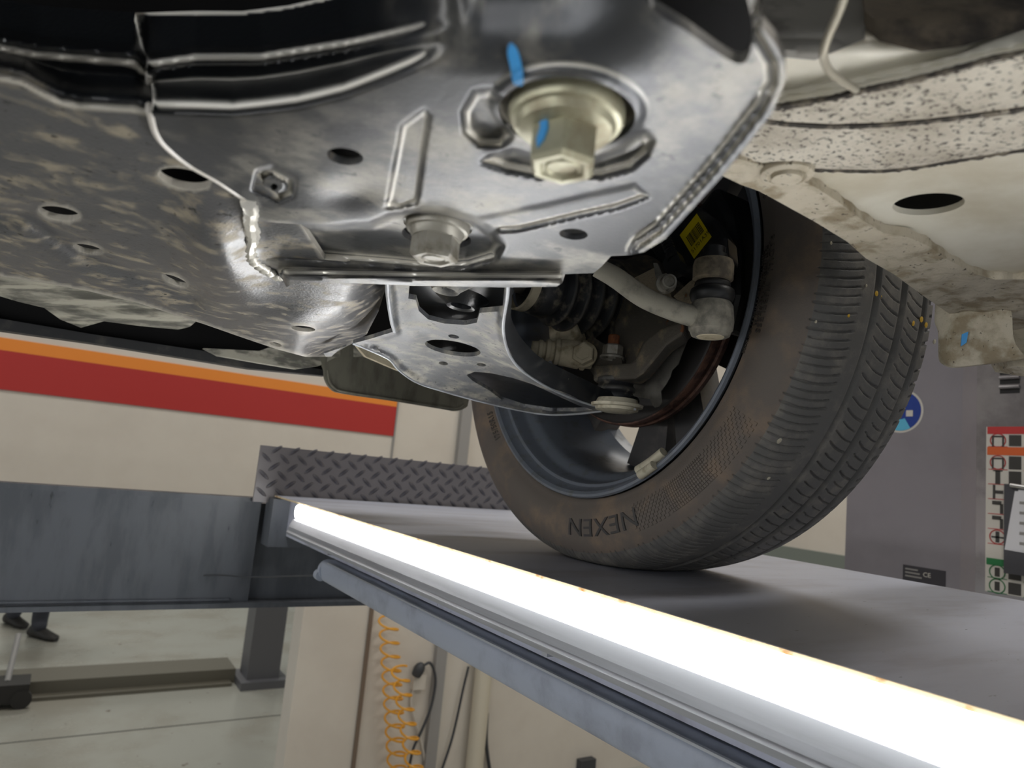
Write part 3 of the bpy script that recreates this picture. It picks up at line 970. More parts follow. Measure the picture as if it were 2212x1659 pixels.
# chequered band moulded into the sidewall
ck = MB()
for i in range(58):
    for j in range(9):
        a0 = math.radians(-58 + i * .62)
        r0 = .2290 + j * .0028 - .004 * ss(i, 0, 58)
        solid = (i + j) % 2 == 0 if (i < 20 or i > 40) else True
        if not solid:
            continue
        g = .82 if 20 <= i <= 40 else 1
        aa = np.array([a0, a0 + math.radians(.62) * g, a0 + math.radians(.62) * g, a0])
        rr = np.array([r0, r0, r0 + .0028 * g, r0 + .0028 * g])
        P1, P0 = side_pos(aa, rr, .0006), side_pos(aa, rr, -.0003)
        ck.add(np.concatenate([P1, P0]), [(0, 1, 2, 3), (0, 4, 5, 1), (1, 5, 6, 2), (2, 6, 7, 3), (3, 7, 4, 0)])
ck.build('chequer_band', m_side, tyre, smooth=False)['kind'] = 'stuff'
# dirt chips on the tread
dirt = rng.random
for (u, v, s_, y_) in ((1893, 634, .0022, 1), (1925, 655, .0016, 1), (1990, 690, .0026, 1), (1972, 698, .0024, 1), (1903, 640, .0018, 1), (1683, 952, .0026, 0), (2000, 702, .0024, 1),
                       (1660, 1033, .0018, 0), (1871, 617, .0012, 0), (1795, 525, .0013, 0), (1762, 695, .0013, 0), (1833, 682, .0014, 1), (2018, 738, .0022, 0)):
    d = ray(float(u), float(v))
    t = np.linspace(.0001, .001, 40000)
    q = t[:, None] * d
    hit = np.nonzero(np.hypot(q[:, 1] - WC[1], q[:, 2] - WC[2]) < .2762)[0]
    if len(hit):
        c = q[hit[0]]
        MB().lathe([(-.0006, 0), (-.0004, s_ * .7), (.0003, s_), (.0008, 0)], c, norm(c - (c[0], WC[1], WC[2])), 7).build('debris', m_glue if y_ else m_weight, tyre, smooth=False)

rp = [(.462, .1950), (.4545, .2010), (.4505, .2068), (.4465, .2085), (.4440, .2072), (.4438, .2048), (.4462, .2018), (.4515, .1998), (.4555, .1968), (.4568, .1938),
      (.4600, .1922), (.4700, .1905), (.4745, .1880), (.4790, .1830), (.4860, .1795), (.5200, .1775), (.5600, .1765), (.5740, .1740), (.5820, .1690), (.6000, .1680),
      (.6060, .1980), (.5990, .2010)]
rim = MB().lathe([(x, r) for x, r in rp], WC, (1, 0, 0), 160).build('wheel_rim', m_rim, car, angle=28)
rim['label'] = 'dark painted alloy wheel rim seen from inside'
hubd = MB().lathe([(.560, .0), (.560, .062), (.575, .066), (.595, .060), (.595, 0)], WC, (1, 0, 0), 48).build('hub_face', m_spoke, rim)
for k in range(5):
    a = math.radians(-5 + 72 * k)
    for s_ in (-1, 1):
        e = np.array([0, math.sin(a), -math.cos(a)])
        t = np.array([0, math.cos(a), math.sin(a)])
        pts = [WC + e * .05 + t * s_ * .004, WC + e * .05 + t * s_ * .034, WC + e * .11 + t * s_ * .046, WC + e * .160 + t * s_ * .070, WC + e * .178 + t * s_ * .012, WC + e * .11 + t * s_ * .004]
        pts = np.array(pts) + (.562, 0, 0)
        MB().prism(pts, (.034, 0, 0)).build('spoke', m_spoke, rim, smooth=False)
# balance weights clipped on the rim
for a0, a1, r0, r1, x in ((-35.5, -25.0, .1905, .1995, .4500), (-33.0, -27.5, .2000, .2085, .4415)):
    aa = np.radians(np.linspace(a0, a1, 12))
    rc = (r0 + r1) / 2
    P = np.stack([np.full(12, x), WC[1] + rc * np.sin(aa), WC[2] - rc * np.cos(aa)], -1)
    rad = np.full(12, (r1 - r0) / 2)
    MB().tube(P, rad, 16).build('balance_weight', m_weight, rim, angle=50)

# ---------------------------------------------------------------- brake and hub
disc = MB().lathe([(.500, .04), (.500, .1275), (.5015, .1285), (.5065, .1285), (.508, .1265), (.513, .1265), (.5145, .1285), (.5195, .1285), (.521, .1275), (.521, .04)], WC, (1, 0, 0), 120).build('brake_disc', m_disc, car)
MB().lathe([(.4995, .05), (.4985, .124), (.4998, .126)], WC, (1, 0, 0), 96).build('disc_face', m_discface, disc)
hb = MB().lathe([(.46, .0), (.46, .045), (.485, .05), (.50, .06), (.50, 0)], WC, (1, 0, 0), 40).build('hub', m_castd, car)
cp = [WC + np.array([0, rr_ * math.sin(math.radians(a_)), -rr_ * math.cos(math.radians(a_))]) for rr_, a_ in
      [(.085, a_) for a_ in (-130, -110, -90, -72)] + [(.158, a_) for a_ in (-72, -85, -100, -115, -130)]]
cal = MB().prism(np.array(cp) + (.485, 0, 0), (.055, 0, 0)).build('brake_caliper', m_strut, car, smooth=False)
bv = cal.modifiers.new('b', 'BEVEL')
bv.width = .008
bv.segments = 3
# dust shield with its finger tab
SH = [(1265, 660), (1268, 720), (1275, 800), (1300, 838), (1345, 850), (1380, 858), (1404, 862), (1408, 874), (1414, 880), (1424, 878), (1430, 868), (1428, 845), (1440, 828),
      (1448, 815), (1452, 800), (1466, 786), (1472, 768), (1485, 735), (1490, 715), (1470, 690), (1400, 640)]
sheet('dust_shield', SH, [], lambda u, v: onx(u, v, .478 - .00004 * (u - 1400)), 10, m_shield, car, (.0015, .001, 0))
# knuckle casting: spindle carrier, lower arm with clamp, steering ear


def px(pts, x):
    P = np.asarray(pts, float)
    return onx(P[:, 0], P[:, 1], np.broadcast_to(np.asarray(x, float), (len(P),)))


kn = MB()
kn.prism(px([(1320, 700), (1345, 640), (1400, 600), (1460, 600), (1500, 640), (1495, 690), (1440, 740), (1385, 790), (1330, 790)], .452), (.03, .012, 0))
knu = kn.build('steering_knuckle', m_castd, car, smooth=False)
bv = knu.modifiers.new('b', 'BEVEL')
bv.width = .005
bv.segments = 3
low = MB().prism(px([(1281, 788), (1360, 783), (1372, 776), (1388, 738), (1420, 712), (1470, 690), (1478, 700), (1475, 722), (1440, 745), (1418, 772), (1390, 806), (1372, 818), (1281, 824)], .432), (.028, .02, 0)).build('lower_arm', m_castd, knu, smooth=False)
bv = low.modifiers.new('b', 'BEVEL')
bv.width = .0035
bv.segments = 3
ear = MB().prism(px([(1160, 640), (1185, 640), (1200, 660), (1240, 690), (1250, 720), (1225, 745), (1185, 742), (1182, 700), (1168, 690), (1160, 670)], .415), (.03, .02, 0)).build('caliper_bracket', m_dusty, knu, smooth=False)
bv = ear.modifiers.new('b', 'BEVEL')
bv.width = .006
bv.segments = 3
web = MB().prism(px([(1240, 700), (1300, 740), (1340, 760), (1345, 790), (1290, 800), (1250, 775), (1215, 745)], .44), (.025, .015, 0)).build('caliper_bracket', m_castd, knu, smooth=False)
# pinch bolt and nut
nb = onx(np.array(1322.), np.array(775.), np.array(.432))
ax = norm((.02, 0.0, 1))
pb = MB().lathe([(0, .0118), (.002, .0118), (.0035, .010)], nb, ax, 28)
pb.hexhead(nb + ax * .002, ax, .0098, .0115, (1, .3, 0))
pb.build('pinch_nut', m_boltd, knu, angle=30)
MB().lathe([(.012, 0), (.012, .0055), (.0225, .0055), (.0235, .0045), (.0235, 0)], nb, ax, 20).build('pinch_bolt', m_rust, knu)
# caliper slide pin with dust boot
p0 = onx(np.array(1148.), np.array(752.), np.array(.385))
p1 = onx(np.array(1262.), np.array(768.), np.array(.432))
axp = norm(p1 - p0)
Lp = np.linalg.norm(p1 - p0)
sp = MB().lathe([(.000, .0), (.000, .0075), (.006, .0082), (.0075, .0098), (.0105, .0098), (.0115, .0085), (.0135, .0085), (.0150, .0115), (.0185, .0118), (.020, .0100), (.0225, .0102), (.024, .0132),
                 (.0275, .0135), (.0300, .0118)], p0, axp, 32).build('slide_pin_boot', m_dusty, knu, angle=30)
MB().lathe([(.029, .0135), (.047, .0148), (.049, .0148), (.050, .0132), (.052, .0155), (.055, .0155), (.0565, .0130), (Lp + .008, .0130)], p0, axp, 32).build('slide_pin', m_dusty, knu, angle=30)
hbp = onx(np.array(1262.), np.array(767.), np.array(.426))
axh = norm((-.75, -.66, 0.05))
MB().lathe([(0, 0), (0, .0135), (.003, .0135)], hbp, axh, 28).hexhead(hbp + axh * .0005, axh, .0115, .010, (0, 0, 1)).build('caliper_bolt', m_dusty, knu, angle=30)

# ---- drive shaft with bellows boot
bp = [(.355, .013), (.366, .013), (.366, .0265), (.371, .0285), (.378, .0295), (.386, .0305)]
x, r = .386, .031
for i in range(5):
    bp += [(x + .003, r - .0035), (x + .0055, r - .0040), (x + .009, r + .0035), (x + .0115, r + .0048), (x + .014, r + .0035)]
    x += .0150
    r += .0027
bp += [(.464, .0430), (.466, .0440)]
shaft = MB().lathe([(.10, .012), (.36, .012)], WC + (0, 0, -.004), (1, 0, 0), 24).build('drive_shaft', m_castd, car)
MB().lathe(bp, WC + (0, 0, -.004), (1, 0, 0), 72).build('bellows_boot', m_boot, shaft, angle=70)
MB().lathe([(.465, .0445), (.4655, .0462), (.4765, .0462), (.477, .0445)], WC + (0, 0, -.004), (1, 0, 0), 72).build('boot_clamp', m_dusty, shaft)
MB().lathe([(.476, .0445), (.4945, .0455), (.500, .040)], WC + (0, 0, -.004), (1, 0, 0), 72).build('joint_housing', m_rust, shaft)
MB().lathe([(.352, .0265), (.353, .0285), (.362, .0285), (.3625, .0265)], WC + (0, 0, -.004), (1, 0, 0), 48).build('boot_clamp', m_dusty, shaft)

# ---- steering tie rod
tpx = crom([(1290, 578), (1330, 600), (1390, 642), (1450, 668), (1500, 684), (1530, 690)], 8)
tx = np.interp(tpx[:, 0], [1290, 1530], [.318, .392])
tpts = onx(tpx[:, 0], tpx[:, 1], tx)
tie = MB().tube(tpts, np.interp(tpx[:, 0], [1290, 1330, 1500, 1530], [.0072, .0078, .0082, .0100]), 16).build('tie_rod', m_tie, car)
tie['label'] = 'curved dusty steering tie rod reaching the wheel'
tj = onx(np.array(1536.), np.array(690.), np.array(.395))
MB().lathe([(-.0135, 0), (-.0135, .0125), (-.0128, .0140), (-.0095, .0152), (-.0085, .0162), (-.002, .0168), (.010, .0158), (.013, .0140), (.013, 0)], tj, (0, .02, 1), 40).build('ball_socket', m_tie, tie, angle=35)
MB().lathe([(-.0139, 0), (-.0139, .0098), (-.0131, .0105)], tj, (0, .02, 1), 32).build('socket_cap', m_dusty, tie)
MB().lathe([(.0125, .0130), (.0140, .0152), (.0185, .0168), (.0225, .0160), (.0245, .0125), (.0260, .0135), (.0285, .0130), (.0300, .0100)], tj, (0, .02, 1), 40).build('joint_boot', m_plastic, tie, angle=60)
MB().lathe([(.0290, .0), (.0290, .0125), (.0310, .0150), (.0420, .0152), (.0455, .0142), (.0455, .0)], tj, (0, .02, 1), 40).build('steering_ear', m_cast, knu, angle=35)
MB().prism(px([(1455, 640), (1490, 608), (1520, 590), (1530, 640), (1480, 665)], .412), (.02, .01, 0)).build('steering_arm', m_cast, knu, smooth=False)
MB().lathe([(.0455, .0), (.0455, .0105), (.0500, .0105), (.0505, .0085), (.056, .0085), (.0565, 0)], tj, (0, .02, 1), 20).build('castle_nut', m_plastic, tie, angle=30)

# ---- strut foot with yellow label
st0 = onx(np.array(1500.), np.array(520.), np.array(.448))
drum = MB().prism(px([(1380, 420), (1470, 433), (1510, 445), (1545, 470), (1568, 510), (1572, 555), (1560, 578), (1520, 582), (1470, 590), (1420, 560), (1380, 500)], .432), (.03, .012, 0)).build('strut_foot', m_strut, car, smooth=False)
bv = drum.modifiers.new('b', 'BEVEL')
bv.width = .009
bv.segments = 4
LBL = np.array([(1505, 461), (1537, 511), (1499, 559), (1468, 508)], float)
q = px(LBL, .4312)
lab = MB().prism(q, (.0006, .0003, 0)).build('label', m_yellow, drum, smooth=False)
lab['label'] = 'yellow barcode sticker on the black strut foot'
E1, E2 = q[1] - q[0], q[3] - q[0]
bc = MB()
xx = .12
rnd = random.Random(5)
while xx < .80:
    wd = rnd.choice((.012, .02, .03))
    c0 = q[0] + E1 * .30 + E2 * .0
    p = [q[0] + E1 * (.20) + E2 * xx, q[0] + E1 * (.20) + E2 * (xx + wd), q[0] + E1 * (.62) + E2 * (xx + wd), q[0] + E1 * .62 + E2 * xx]
    p2 = [q[0] + E1 * a_ + E2 * b_ for a_, b_ in ((.26, xx), (.26, xx + wd), (.66, xx + wd), (.66, xx))]
    bc.prism(np.array(p2) - (.0004, .0002, 0), (.0002, .0001, 0))
    xx += wd + rnd.choice((.014, .02, .028))
bc.build('barcode', m_ink, drum, smooth=False)
# the printed number on the label


def flat_text(txt, o, ex, ey, size, mt, parent, name='print', xs=1.0):
    cu = bpy.data.curves.new('t', 'FONT')
    cu.body = txt
    cu.size = 1.0
    cu.resolution_u = 2
    to = bpy.data.objects.new('t', cu)
    col.objects.link(to)
    dg = bpy.context.evaluated_depsgraph_get()
    tm = bpy.data.meshes.new_from_object(to.evaluated_get(dg))
    co = np.array([v.co[:2] for v in tm.vertices])
    fs = [list(p.vertices) for p in tm.polygons]
    bpy.data.objects.remove(to)
    P = np.asarray(o) + co[:, :1] * np.asarray(ex) * size * xs + co[:, 1:2] * np.asarray(ey) * size
    return mk(name, P, fs, mt, parent, False)


n1, n2 = norm(E1), norm(E2)
flat_text('51701A3900', q[3] + E1 * .86 + E2 * -.06 - np.array((.0005, .0003, 0)), -n2, n1 * -1, .0055, m_ink, drum)
# wheel speed sensor, its cable and bolt
sc = crom([(1400, 440), (1420, 470), (1432, 505), (1441, 522)], 8)
sens = MB().tube(px(sc, .405), .0022, 10).build('sensor_cable', m_plastic, car)
c0, c1 = px([(1438, 518), (1452, 552)], .405)
d = norm(c1 - c0)
pr = []
for i in range(4):
    pr += [(i * .0035, .0048), (i * .0035 + .0022, .0052), (i * .0035 + .0024, .0042), (i * .0035 + .0034, .0042)]
MB().lathe([(0, .002)] + pr + [(.016, .0050), (.022, .0052)], c0, d, 18).build('cable_boot', m_plastic, sens, angle=40)
sb = MB().prism(px([(1440, 548), (1460, 540), (1470, 562), (1462, 585), (1440, 592), (1430, 570)], .403), (.014, .006, 0)).build('sensor_body', m_plastic, sens, smooth=False)
MB().prism(px([(1411, 568), (1420, 568), (1440, 612), (1452, 620), (1440, 628), (1428, 618), (1416, 598)], .401), (.004, .002, 0)).build('sensor_tab', m_shield, sens, smooth=False)
bc0 = onx(np.array(1440.), np.array(612.), np.array(.404))
axs = norm((-.1, -.75, .40))
axs = norm(px([(1456, 600)], .388)[0] - bc0)
MB().lathe([(-.004, 0), (-.004, .0085), (0, .0085), (.001, .0062), (.012, .0060), (.0125, .0045), (.011, .0040), (.011, 0)], bc0, axs, 24).build('sensor_bolt', m_boltd, sens, angle=30)
MB().prism(px([(1370, 600), (1420, 575), (1440, 600), (1450, 640), (1400, 640)], .425), (.02, .01, 0)).build('sensor_boss', m_cast, knu, smooth=False)

# ---------------------------------------------------------------- lower control arm
AP, AN = np.array([.19, 0, .100]), np.array([.13, 0, 1.0])


def posArm(u, v, k=0.0):
    P = onplane(u, v, AP, AN)
    return P


WEB = [(838, 618), (845, 690), (852, 716), (800, 732), (762, 742), (800, 757), (840, 776), (862, 800), (900, 826), (960, 846), (1040, 868), (1130, 888), (1190, 896), (1250, 895), (1300, 891),
       (1290, 880), (1250, 864), (1190, 838), (1140, 808), (1112, 780), (1092, 740), (1086, 700), (1092, 660), (1098, 628), (1098, 600), (838, 600)]


def posWeb(u, v):
    P = onplane(u, v, AP, AN)
    # the web is recessed above the rolled rims
    rimL = [(838, 600), (845, 690), (852, 716), (800, 732), (762, 742), (800, 757), (840, 776), (862, 800), (900, 826), (960, 846), (1040, 868), (1130, 888), (1190, 896)]
    rimR = [(1098, 600), (1092, 660), (1086, 700), (1092, 740), (1112, 780), (1140, 808), (1190, 838), (1250, 862), (1300, 872)]
    e = np.minimum(dline(u, v, rimL), dline(u, v, rimR))
    k = .035 * ss(e, 2, 16) + .03 * ss(e, 10, 60)
    k = k * (1 - ss(u, 1150, 1300))
    b = np.exp(-(((u - 895) / 28) ** 2 + ((v - 735) / 26) ** 2))
    k = k - .03 * b
    return P * (1 + k[:, None])


HW = [[(884, 618), (882, 645), (898, 648), (905, 672), (925, 690), (960, 699), (1005, 702), (1030, 697), (1036, 676), (1060, 674), (1085, 672), (1090, 618)],
      ell(978, 752, 61, 15, 10), ell(980, 727, 12, 4, 10), ell(958, 785, 10, 4, 8), ell(1040, 788, 10, 3.5, 8),
      [(1008, 810), (1025, 803), (1060, 806), (1110, 817), (1150, 830), (1200, 853), (1250, 876), (1282, 886), (1240, 888), (1190, 888), (1130, 879), (1085, 864), (1056, 843), (1020, 822)]]
arm = sheet('control_arm', WEB, HW, posWeb, 5.5, m_arm, car, (0, 0, .0035))
arm['label'] = 'grey pressed steel lower control arm with oval hole'
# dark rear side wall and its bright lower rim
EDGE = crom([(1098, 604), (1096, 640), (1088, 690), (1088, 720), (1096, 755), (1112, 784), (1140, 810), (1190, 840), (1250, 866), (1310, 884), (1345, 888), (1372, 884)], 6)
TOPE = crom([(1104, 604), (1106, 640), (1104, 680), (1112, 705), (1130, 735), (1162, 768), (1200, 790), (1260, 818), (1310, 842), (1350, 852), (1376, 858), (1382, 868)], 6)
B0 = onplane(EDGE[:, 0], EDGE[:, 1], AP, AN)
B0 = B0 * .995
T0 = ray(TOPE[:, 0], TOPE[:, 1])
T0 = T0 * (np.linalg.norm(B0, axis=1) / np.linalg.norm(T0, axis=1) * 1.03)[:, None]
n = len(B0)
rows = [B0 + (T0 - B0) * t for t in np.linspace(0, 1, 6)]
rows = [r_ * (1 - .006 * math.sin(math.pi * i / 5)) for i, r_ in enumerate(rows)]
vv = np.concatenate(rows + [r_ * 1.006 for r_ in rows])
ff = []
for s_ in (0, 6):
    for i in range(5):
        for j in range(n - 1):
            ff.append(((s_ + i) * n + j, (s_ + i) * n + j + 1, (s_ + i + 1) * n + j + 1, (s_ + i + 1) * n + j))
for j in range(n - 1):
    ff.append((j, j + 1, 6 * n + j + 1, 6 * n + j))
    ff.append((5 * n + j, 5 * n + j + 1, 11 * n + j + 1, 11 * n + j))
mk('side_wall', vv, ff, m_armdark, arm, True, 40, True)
MB().tube(B0 * .999, .0011, 8).build('rolled_rim', m_alu, arm)
ED2 = crom([(762, 742), (800, 757), (840, 776), (862, 800), (900, 826), (960, 846), (1040, 868), (1130, 888), (1190, 896), (1250, 894), (1300, 888)], 6)
MB().tube(onplane(ED2[:, 0], ED2[:, 1], AP, AN) * .999, .0011, 8).build('rolled_rim', m_alu, arm)
ED3 = crom([(836, 604), (838, 640), (845, 690), (852, 716)], 6)
MB().tube(onplane(ED3[:, 0], ED3[:, 1], AP, AN) * .999, .0014, 8).build('rolled_rim', m_alu, arm)
# inner reinforcement seen through the window and the lower hole
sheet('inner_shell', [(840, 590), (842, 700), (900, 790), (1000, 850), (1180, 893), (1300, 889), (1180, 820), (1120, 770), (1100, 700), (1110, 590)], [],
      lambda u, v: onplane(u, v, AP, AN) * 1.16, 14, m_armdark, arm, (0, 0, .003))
for u, v, s_, sc_ in ((995, 664, 1.10, 1.0), (962, 630, 1.07, .85)):
    c = onplane(np.array(float(u)), np.array(float(v)), AP, AN) * s_
    MB().lathe([(.018, .034 * sc_), (.012, .026 * sc_), (.006, .017 * sc_), (.002, .0115 * sc_), (0, .0098 * sc_), (.0012, .0072 * sc_), (.006, .0068 * sc_)], c, (.1, 0, 1), 32).build('bushing_bracket', m_black if s_ > 1.08 else m_arm, arm, angle=60)
# ball joint
bj = onx(np.array(1334.), np.array(862.), np.array(.424))
MB().lathe([(-.0125, 0), (-.0125, .013), (-.0105, .0195), (-.008, .0200), (-.0075, .0235), (-.005, .0240), (-.0045, .020), (0, .018)], bj, (0, 0, 1), 48).build('ball_joint', m_weight, arm, angle=35)
b2p = onx(np.array(1330.), np.array(838.), np.array(.446))
MB().lathe([(-.010, .0175), (-.006, .0178), (-.005, .0170), (-.0035, .0188), (.000, .0190), (.002, .0170), (.004, .0165), (.006, .0182), (.009, .0180), (.011, .013), (.014, .011)], b2p, (0, 0, 1), 40).build('ball_joint_boot', m_boot, arm, angle=50)

# ---- things further forward under the car
sheet('undertray', [(-150, 520), (-150, 600), (0, 640), (40, 652), (95, 665), (130, 690), (175, 708), (225, 694), (300, 704), (385, 712), (410, 706), (436, 684), (480, 620), (300, 560)], [],
      lambda u, v: ony(u, v, .86 + .0006 * (650 - v) * -1 + .004 * np.sin(v / 5.5)), 9, m_tray, car, (0, .004, .002))['label'] = 'blurred grey ribbed undertray ahead of the subframe'
sheet('bumper_inner', [(-200, 520), (-200, 672), (0, 704), (200, 733), (400, 761), (560, 786), (705, 804), (1005, 812), (1005, 560), (600, 480)], [],
      lambda u, v: ony(u, v, np.full(u.shape, 1.0)), 40, m_dark, car, (0, .01, 0))
sheet('bumper_lip', [(-150, 640), (0, 688), (200, 722), (400, 752), (560, 775), (705, 800), (705, 812), (540, 796), (380, 770), (200, 741), (0, 713), (-150, 688)], [],
      lambda u, v: ony(u, v, np.full(u.shape, .98)), 14, m_plastic, car, (0, .02, .0))
sheet('radiator_support', [(440, 752), (560, 758), (640, 730), (800, 730), (800, 770), (725, 772), (690, 790), (640, 797), (560, 784), (470, 768)], [],
      lambda u, v: ony(u, v, .93 + .002 * np.sin(u / 9)), 10, m_tray, car, (0, .01, 0))
DF = [(703, 740), (701, 800), (704, 822), (716, 840), (740, 850), (850, 866), (960, 884), (985, 888), (1004, 882), (1012, 868), (1013, 800), (900, 740)]
df = sheet('air_deflector', crom(DF, 3, True), [], lambda u, v: ony(u, v, np.full(u.shape, .93)), 12, m_defl, car, (0, .006, 0))
df['label'] = 'grey rounded rubber air deflector ahead of the wheel'
DG = [(708, 800), (712, 824), (724, 838), (745, 846), (850, 862), (960, 880), (988, 882), (1002, 874)]
dg_ = crom(DG, 5)
MB().tube(ony(dg_[:, 0], dg_[:, 1], .9285), .0016, 6).build('moulded_bead', m_defl, df)
sheet('deflector_mount', [(770, 746), (800, 742), (860, 765), (930, 800), (930, 815), (860, 800), (790, 770)], [], lambda u, v: ony(u, v, np.full(u.shape, .80)), 10, m_dusty, car, (0, .006, .0))

# ---------------------------------------------------------------- control console of the lift
con = empty('control_console', (1.6, .65, FL), 'tall grey lift control console with warning stickers beside the wheel', 'console')
CX0 = 1.5
MB().prism([(CX0, .913, FL), (CX0, .676, FL), (CX0 - .02, .640, FL), (CX0 - .02, .30, FL), (1.75, .30, FL), (1.75, .913, FL)], (0, 0, 2.1)).build('cabinet', m_post, con, smooth=False)
front = CX0 - .0205
MB().box((front - .002, .30, FL + .1), (front, .640, .52)).build('front_panel', m_steel, con, smooth=False)


def cq(u0, v0, u1, v1, x):
    """rectangle on the console front between two pixel corners"""
    a, b = onx(np.array(float(u0)), np.array(float(v0)), np.array(x)), onx(np.array(float(u1)), np.array(float(v1)), np.array(x))
    return a, b


def sticker(name, y0, y1, z0, z1, x, mt, parent=con, t=.0006):
    return MB().box((x - t, min(y0, y1), min(z0, z1)), (x, max(y0, y1), max(z0, z1))).build(name, mt, parent, smooth=False)


XF = front - .002
# louver slots
for i, v in enumerate((786, 806, 826, 846)):
    a = onx(np.array(2160.), np.array(float(v)), np.array(XF))
    b = onx(np.array(2203.), np.array(float(v) + 9), np.array(XF))
    lo_ = sticker('louver', a[1], b[1], a[2] - .004, a[2] + .007, XF, m_slot)
    MB().tube([(XF - .002, a[1], a[2] + .008), (XF - .002, b[1], a[2] + .008)], .0035, 8).build('louver_hood', m_steel, con)
# the warning label sheet: yy grows to the left edge, zz top to bottom
A_ = onx(np.array(2131.), np.array(922.), np.array(XF))
B_ = onx(np.array(2126.), np.array(1276.), np.array(XF))
ytop, zt, zb = A_[1], A_[2], B_[2]
Wd = .175
HH = zt - zb
sticker('warning_label', ytop, ytop - Wd, zb, zt, XF, m_paper)
bars = [(0, .045, m_stred), (.125, .175, m_storange), (.80, .84, m_stgreen)]
for a, b, mt_ in bars:
    sticker('label_bar', ytop - .002, ytop - Wd + .002, zt - HH * b, zt - HH * a, XF - .0006, mt_)
cells = [(.045, .125), (.175, .265), (.265, .355), (.355, .445), (.445, .535), (.535, .625), (.625, .715), (.84, .915), (.92, 1.0)]
for i, (a, b) in enumerate(cells):
    for cidx in range(2):
        if cidx == 1 and 2 < i < 7:
            continue
        y0 = ytop - .004 - cidx * .058
        z0_, z1_ = zt - HH * (b - .006), zt - HH * (a + .006)
        sticker('text_panel', y0 - .034, y0 - .054, z0_, z1_, XF - .0006, m_stdark)
        sticker('label_line', y0, y0 - .032, zt - HH * b, zt - HH * b + .0012, XF - .0006, m_stgreen if i > 6 else m_stred)
        yc, zc = y0 - .016, (z0_ + z1_) / 2
        pic = MB()
        if i in (0, 1):
            pic.box((XF - .0014, yc - .010, zc + .006), (XF - .0007, yc + .010, zc + .009)).box((XF - .0014, yc - .010, zc - .012), (XF - .0007, yc - .007, zc + .006)).box((XF - .0014, yc + .007, zc - .012), (XF - .0007, yc + .010, zc + .006))
        elif i == 2:
            pic.box((XF - .0014, yc - .004, zc - .013), (XF - .0007, yc + .004, zc + .013)).box((XF - .0014, yc - .008, zc + .011), (XF - .0007, yc + .008, zc + .013))
        elif i == 3:
            pic.box((XF - .0014, yc + .004, zc - .013), (XF - .0007, yc + .008, zc + .013)).box((XF - .0014, yc - .009, zc - .003), (XF - .0007, yc + .004, zc + .003))
        elif i in (4, 5):
            pic.box((XF - .0014, yc - .006, zc + .004), (XF - .0007, yc + .009, zc + .011)).box((XF - .0014, yc - .009, zc - .012), (XF - .0007, yc - .004, zc + .006))
        elif i == 6:
            pic.box((XF - .0014, yc - .010, zc - .002), (XF - .0007, yc + .010, zc + .001)).box((XF - .0014, yc - .003, zc - .010), (XF - .0007, yc + .003, zc + .010))
        else:
            pic.box((XF - .0014, yc - .004, zc - .008), (XF - .0007, yc + .004, zc + .008))
        pic.build('pictogram', m_stdark, con, smooth=False)
        if i in (0, 1, 6, 7, 8):
            MB().lathe([(0, .0135), (.0006, .0135), (.0006, .0118), (0, .0118)], (XF - .0015, yc, zc), (1, 0, 0), 24).build('pictogram_ring', m_stgreen if i > 6 else m_stred, con)
# round blue sticker on the side face
rs = onx(np.array(1946.), np.array(888.), np.array(CX0))
MB().lathe([(-.0005, 0), (-.0005, .047)], rs, (1, 0, 0), 40).build('round_sticker', m_paper, con)
MB().lathe([(-.0010, 0), (-.0010, .0425)], rs, (1, 0, 0), 40).build('sticker_disc', m_stblue, con)
MB().lathe([(-.0014, .018), (-.0014, .0425)], rs, (1, 0, 0), 24, math.radians(150), math.radians(250), ref=(0, 0, 1)).build('sticker_arc', m_stcyan, con)
MB().box((CX0 - .0019, rs[1] - .026, rs[2] - .012), (CX0 - .0015, rs[1] - .012, rs[2] + .001)).build('sticker_mark', m_paper, con, smooth=False)
# dark CE plate
a, b = onx(np.array(1951.), np.array(1219.), np.array(CX0)), onx(np.array(2043.), np.array(1254.), np.array(CX0))
npz = a[2]
sticker('name_plate', a[1], b[1], npz - .038, npz, CX0, m_nplate)
flat_text('CE', (CX0 - .0012, a[1] - .040, npz - .018), (0, -1, 0), (0, 0, 1), .013, m_paper, con, 'ce_mark')
for i in range(3):
    sticker('print_line', a[1] - .005, a[1] - .03 - .004 * i, npz - .006 - .007 * i, npz - .009 - .007 * i, CX0 - .0007, m_greytrim)
# clipboard hanging on the console
cbp = [onx(np.array(float(u)), np.array(float(v)), np.array(XF - .012)) for u, v in ((2163, 1045), (2152, 1235))]
cb = empty('clipboard', cbp[1], 'clipboard with white job sheets hanging on the lift console', 'clipboard')
yb, zt2, zb2 = cbp[0][1] - .012, cbp[0][2], cbp[1][2]
MB().box((XF - .016, yb - .16, zb2), (XF - .012, yb + .006, zt2)).build('board', m_clip, cb, smooth=False)
pz = onx(np.array(2162.), np.array(1186.), np.array(XF - .018))[2]
P4 = [(XF - .0165, yb - .012, zt2 - .012), (XF - .0165, yb - .15, zt2 - .016), (XF - .0165, yb - .15, pz - .008), (XF - .0165, yb + .004, pz)]
MB().prism(P4, (-.0012, 0, 0)).build('paper', m_sheet, cb, smooth=False)
MB().prism(np.array(P4) + (-.0015, -.006, .003), (-.0008, 0, 0)).build('paper', m_sheet, cb, smooth=False)
for i in range(5):
    z_ = zt2 - .035 - .018 * i
    MB().box((XF - .0195, yb - .045 - .01 * (i % 2), z_), (XF - .0192, yb - .02, z_ + .005)).build('writing', m_greytrim, cb, smooth=False)
    MB().box((XF - .0195, yb - .10, z_ - .004), (XF - .0192, yb - .06, z_ - .001)).build('writing', m_greytrim, cb, smooth=False)
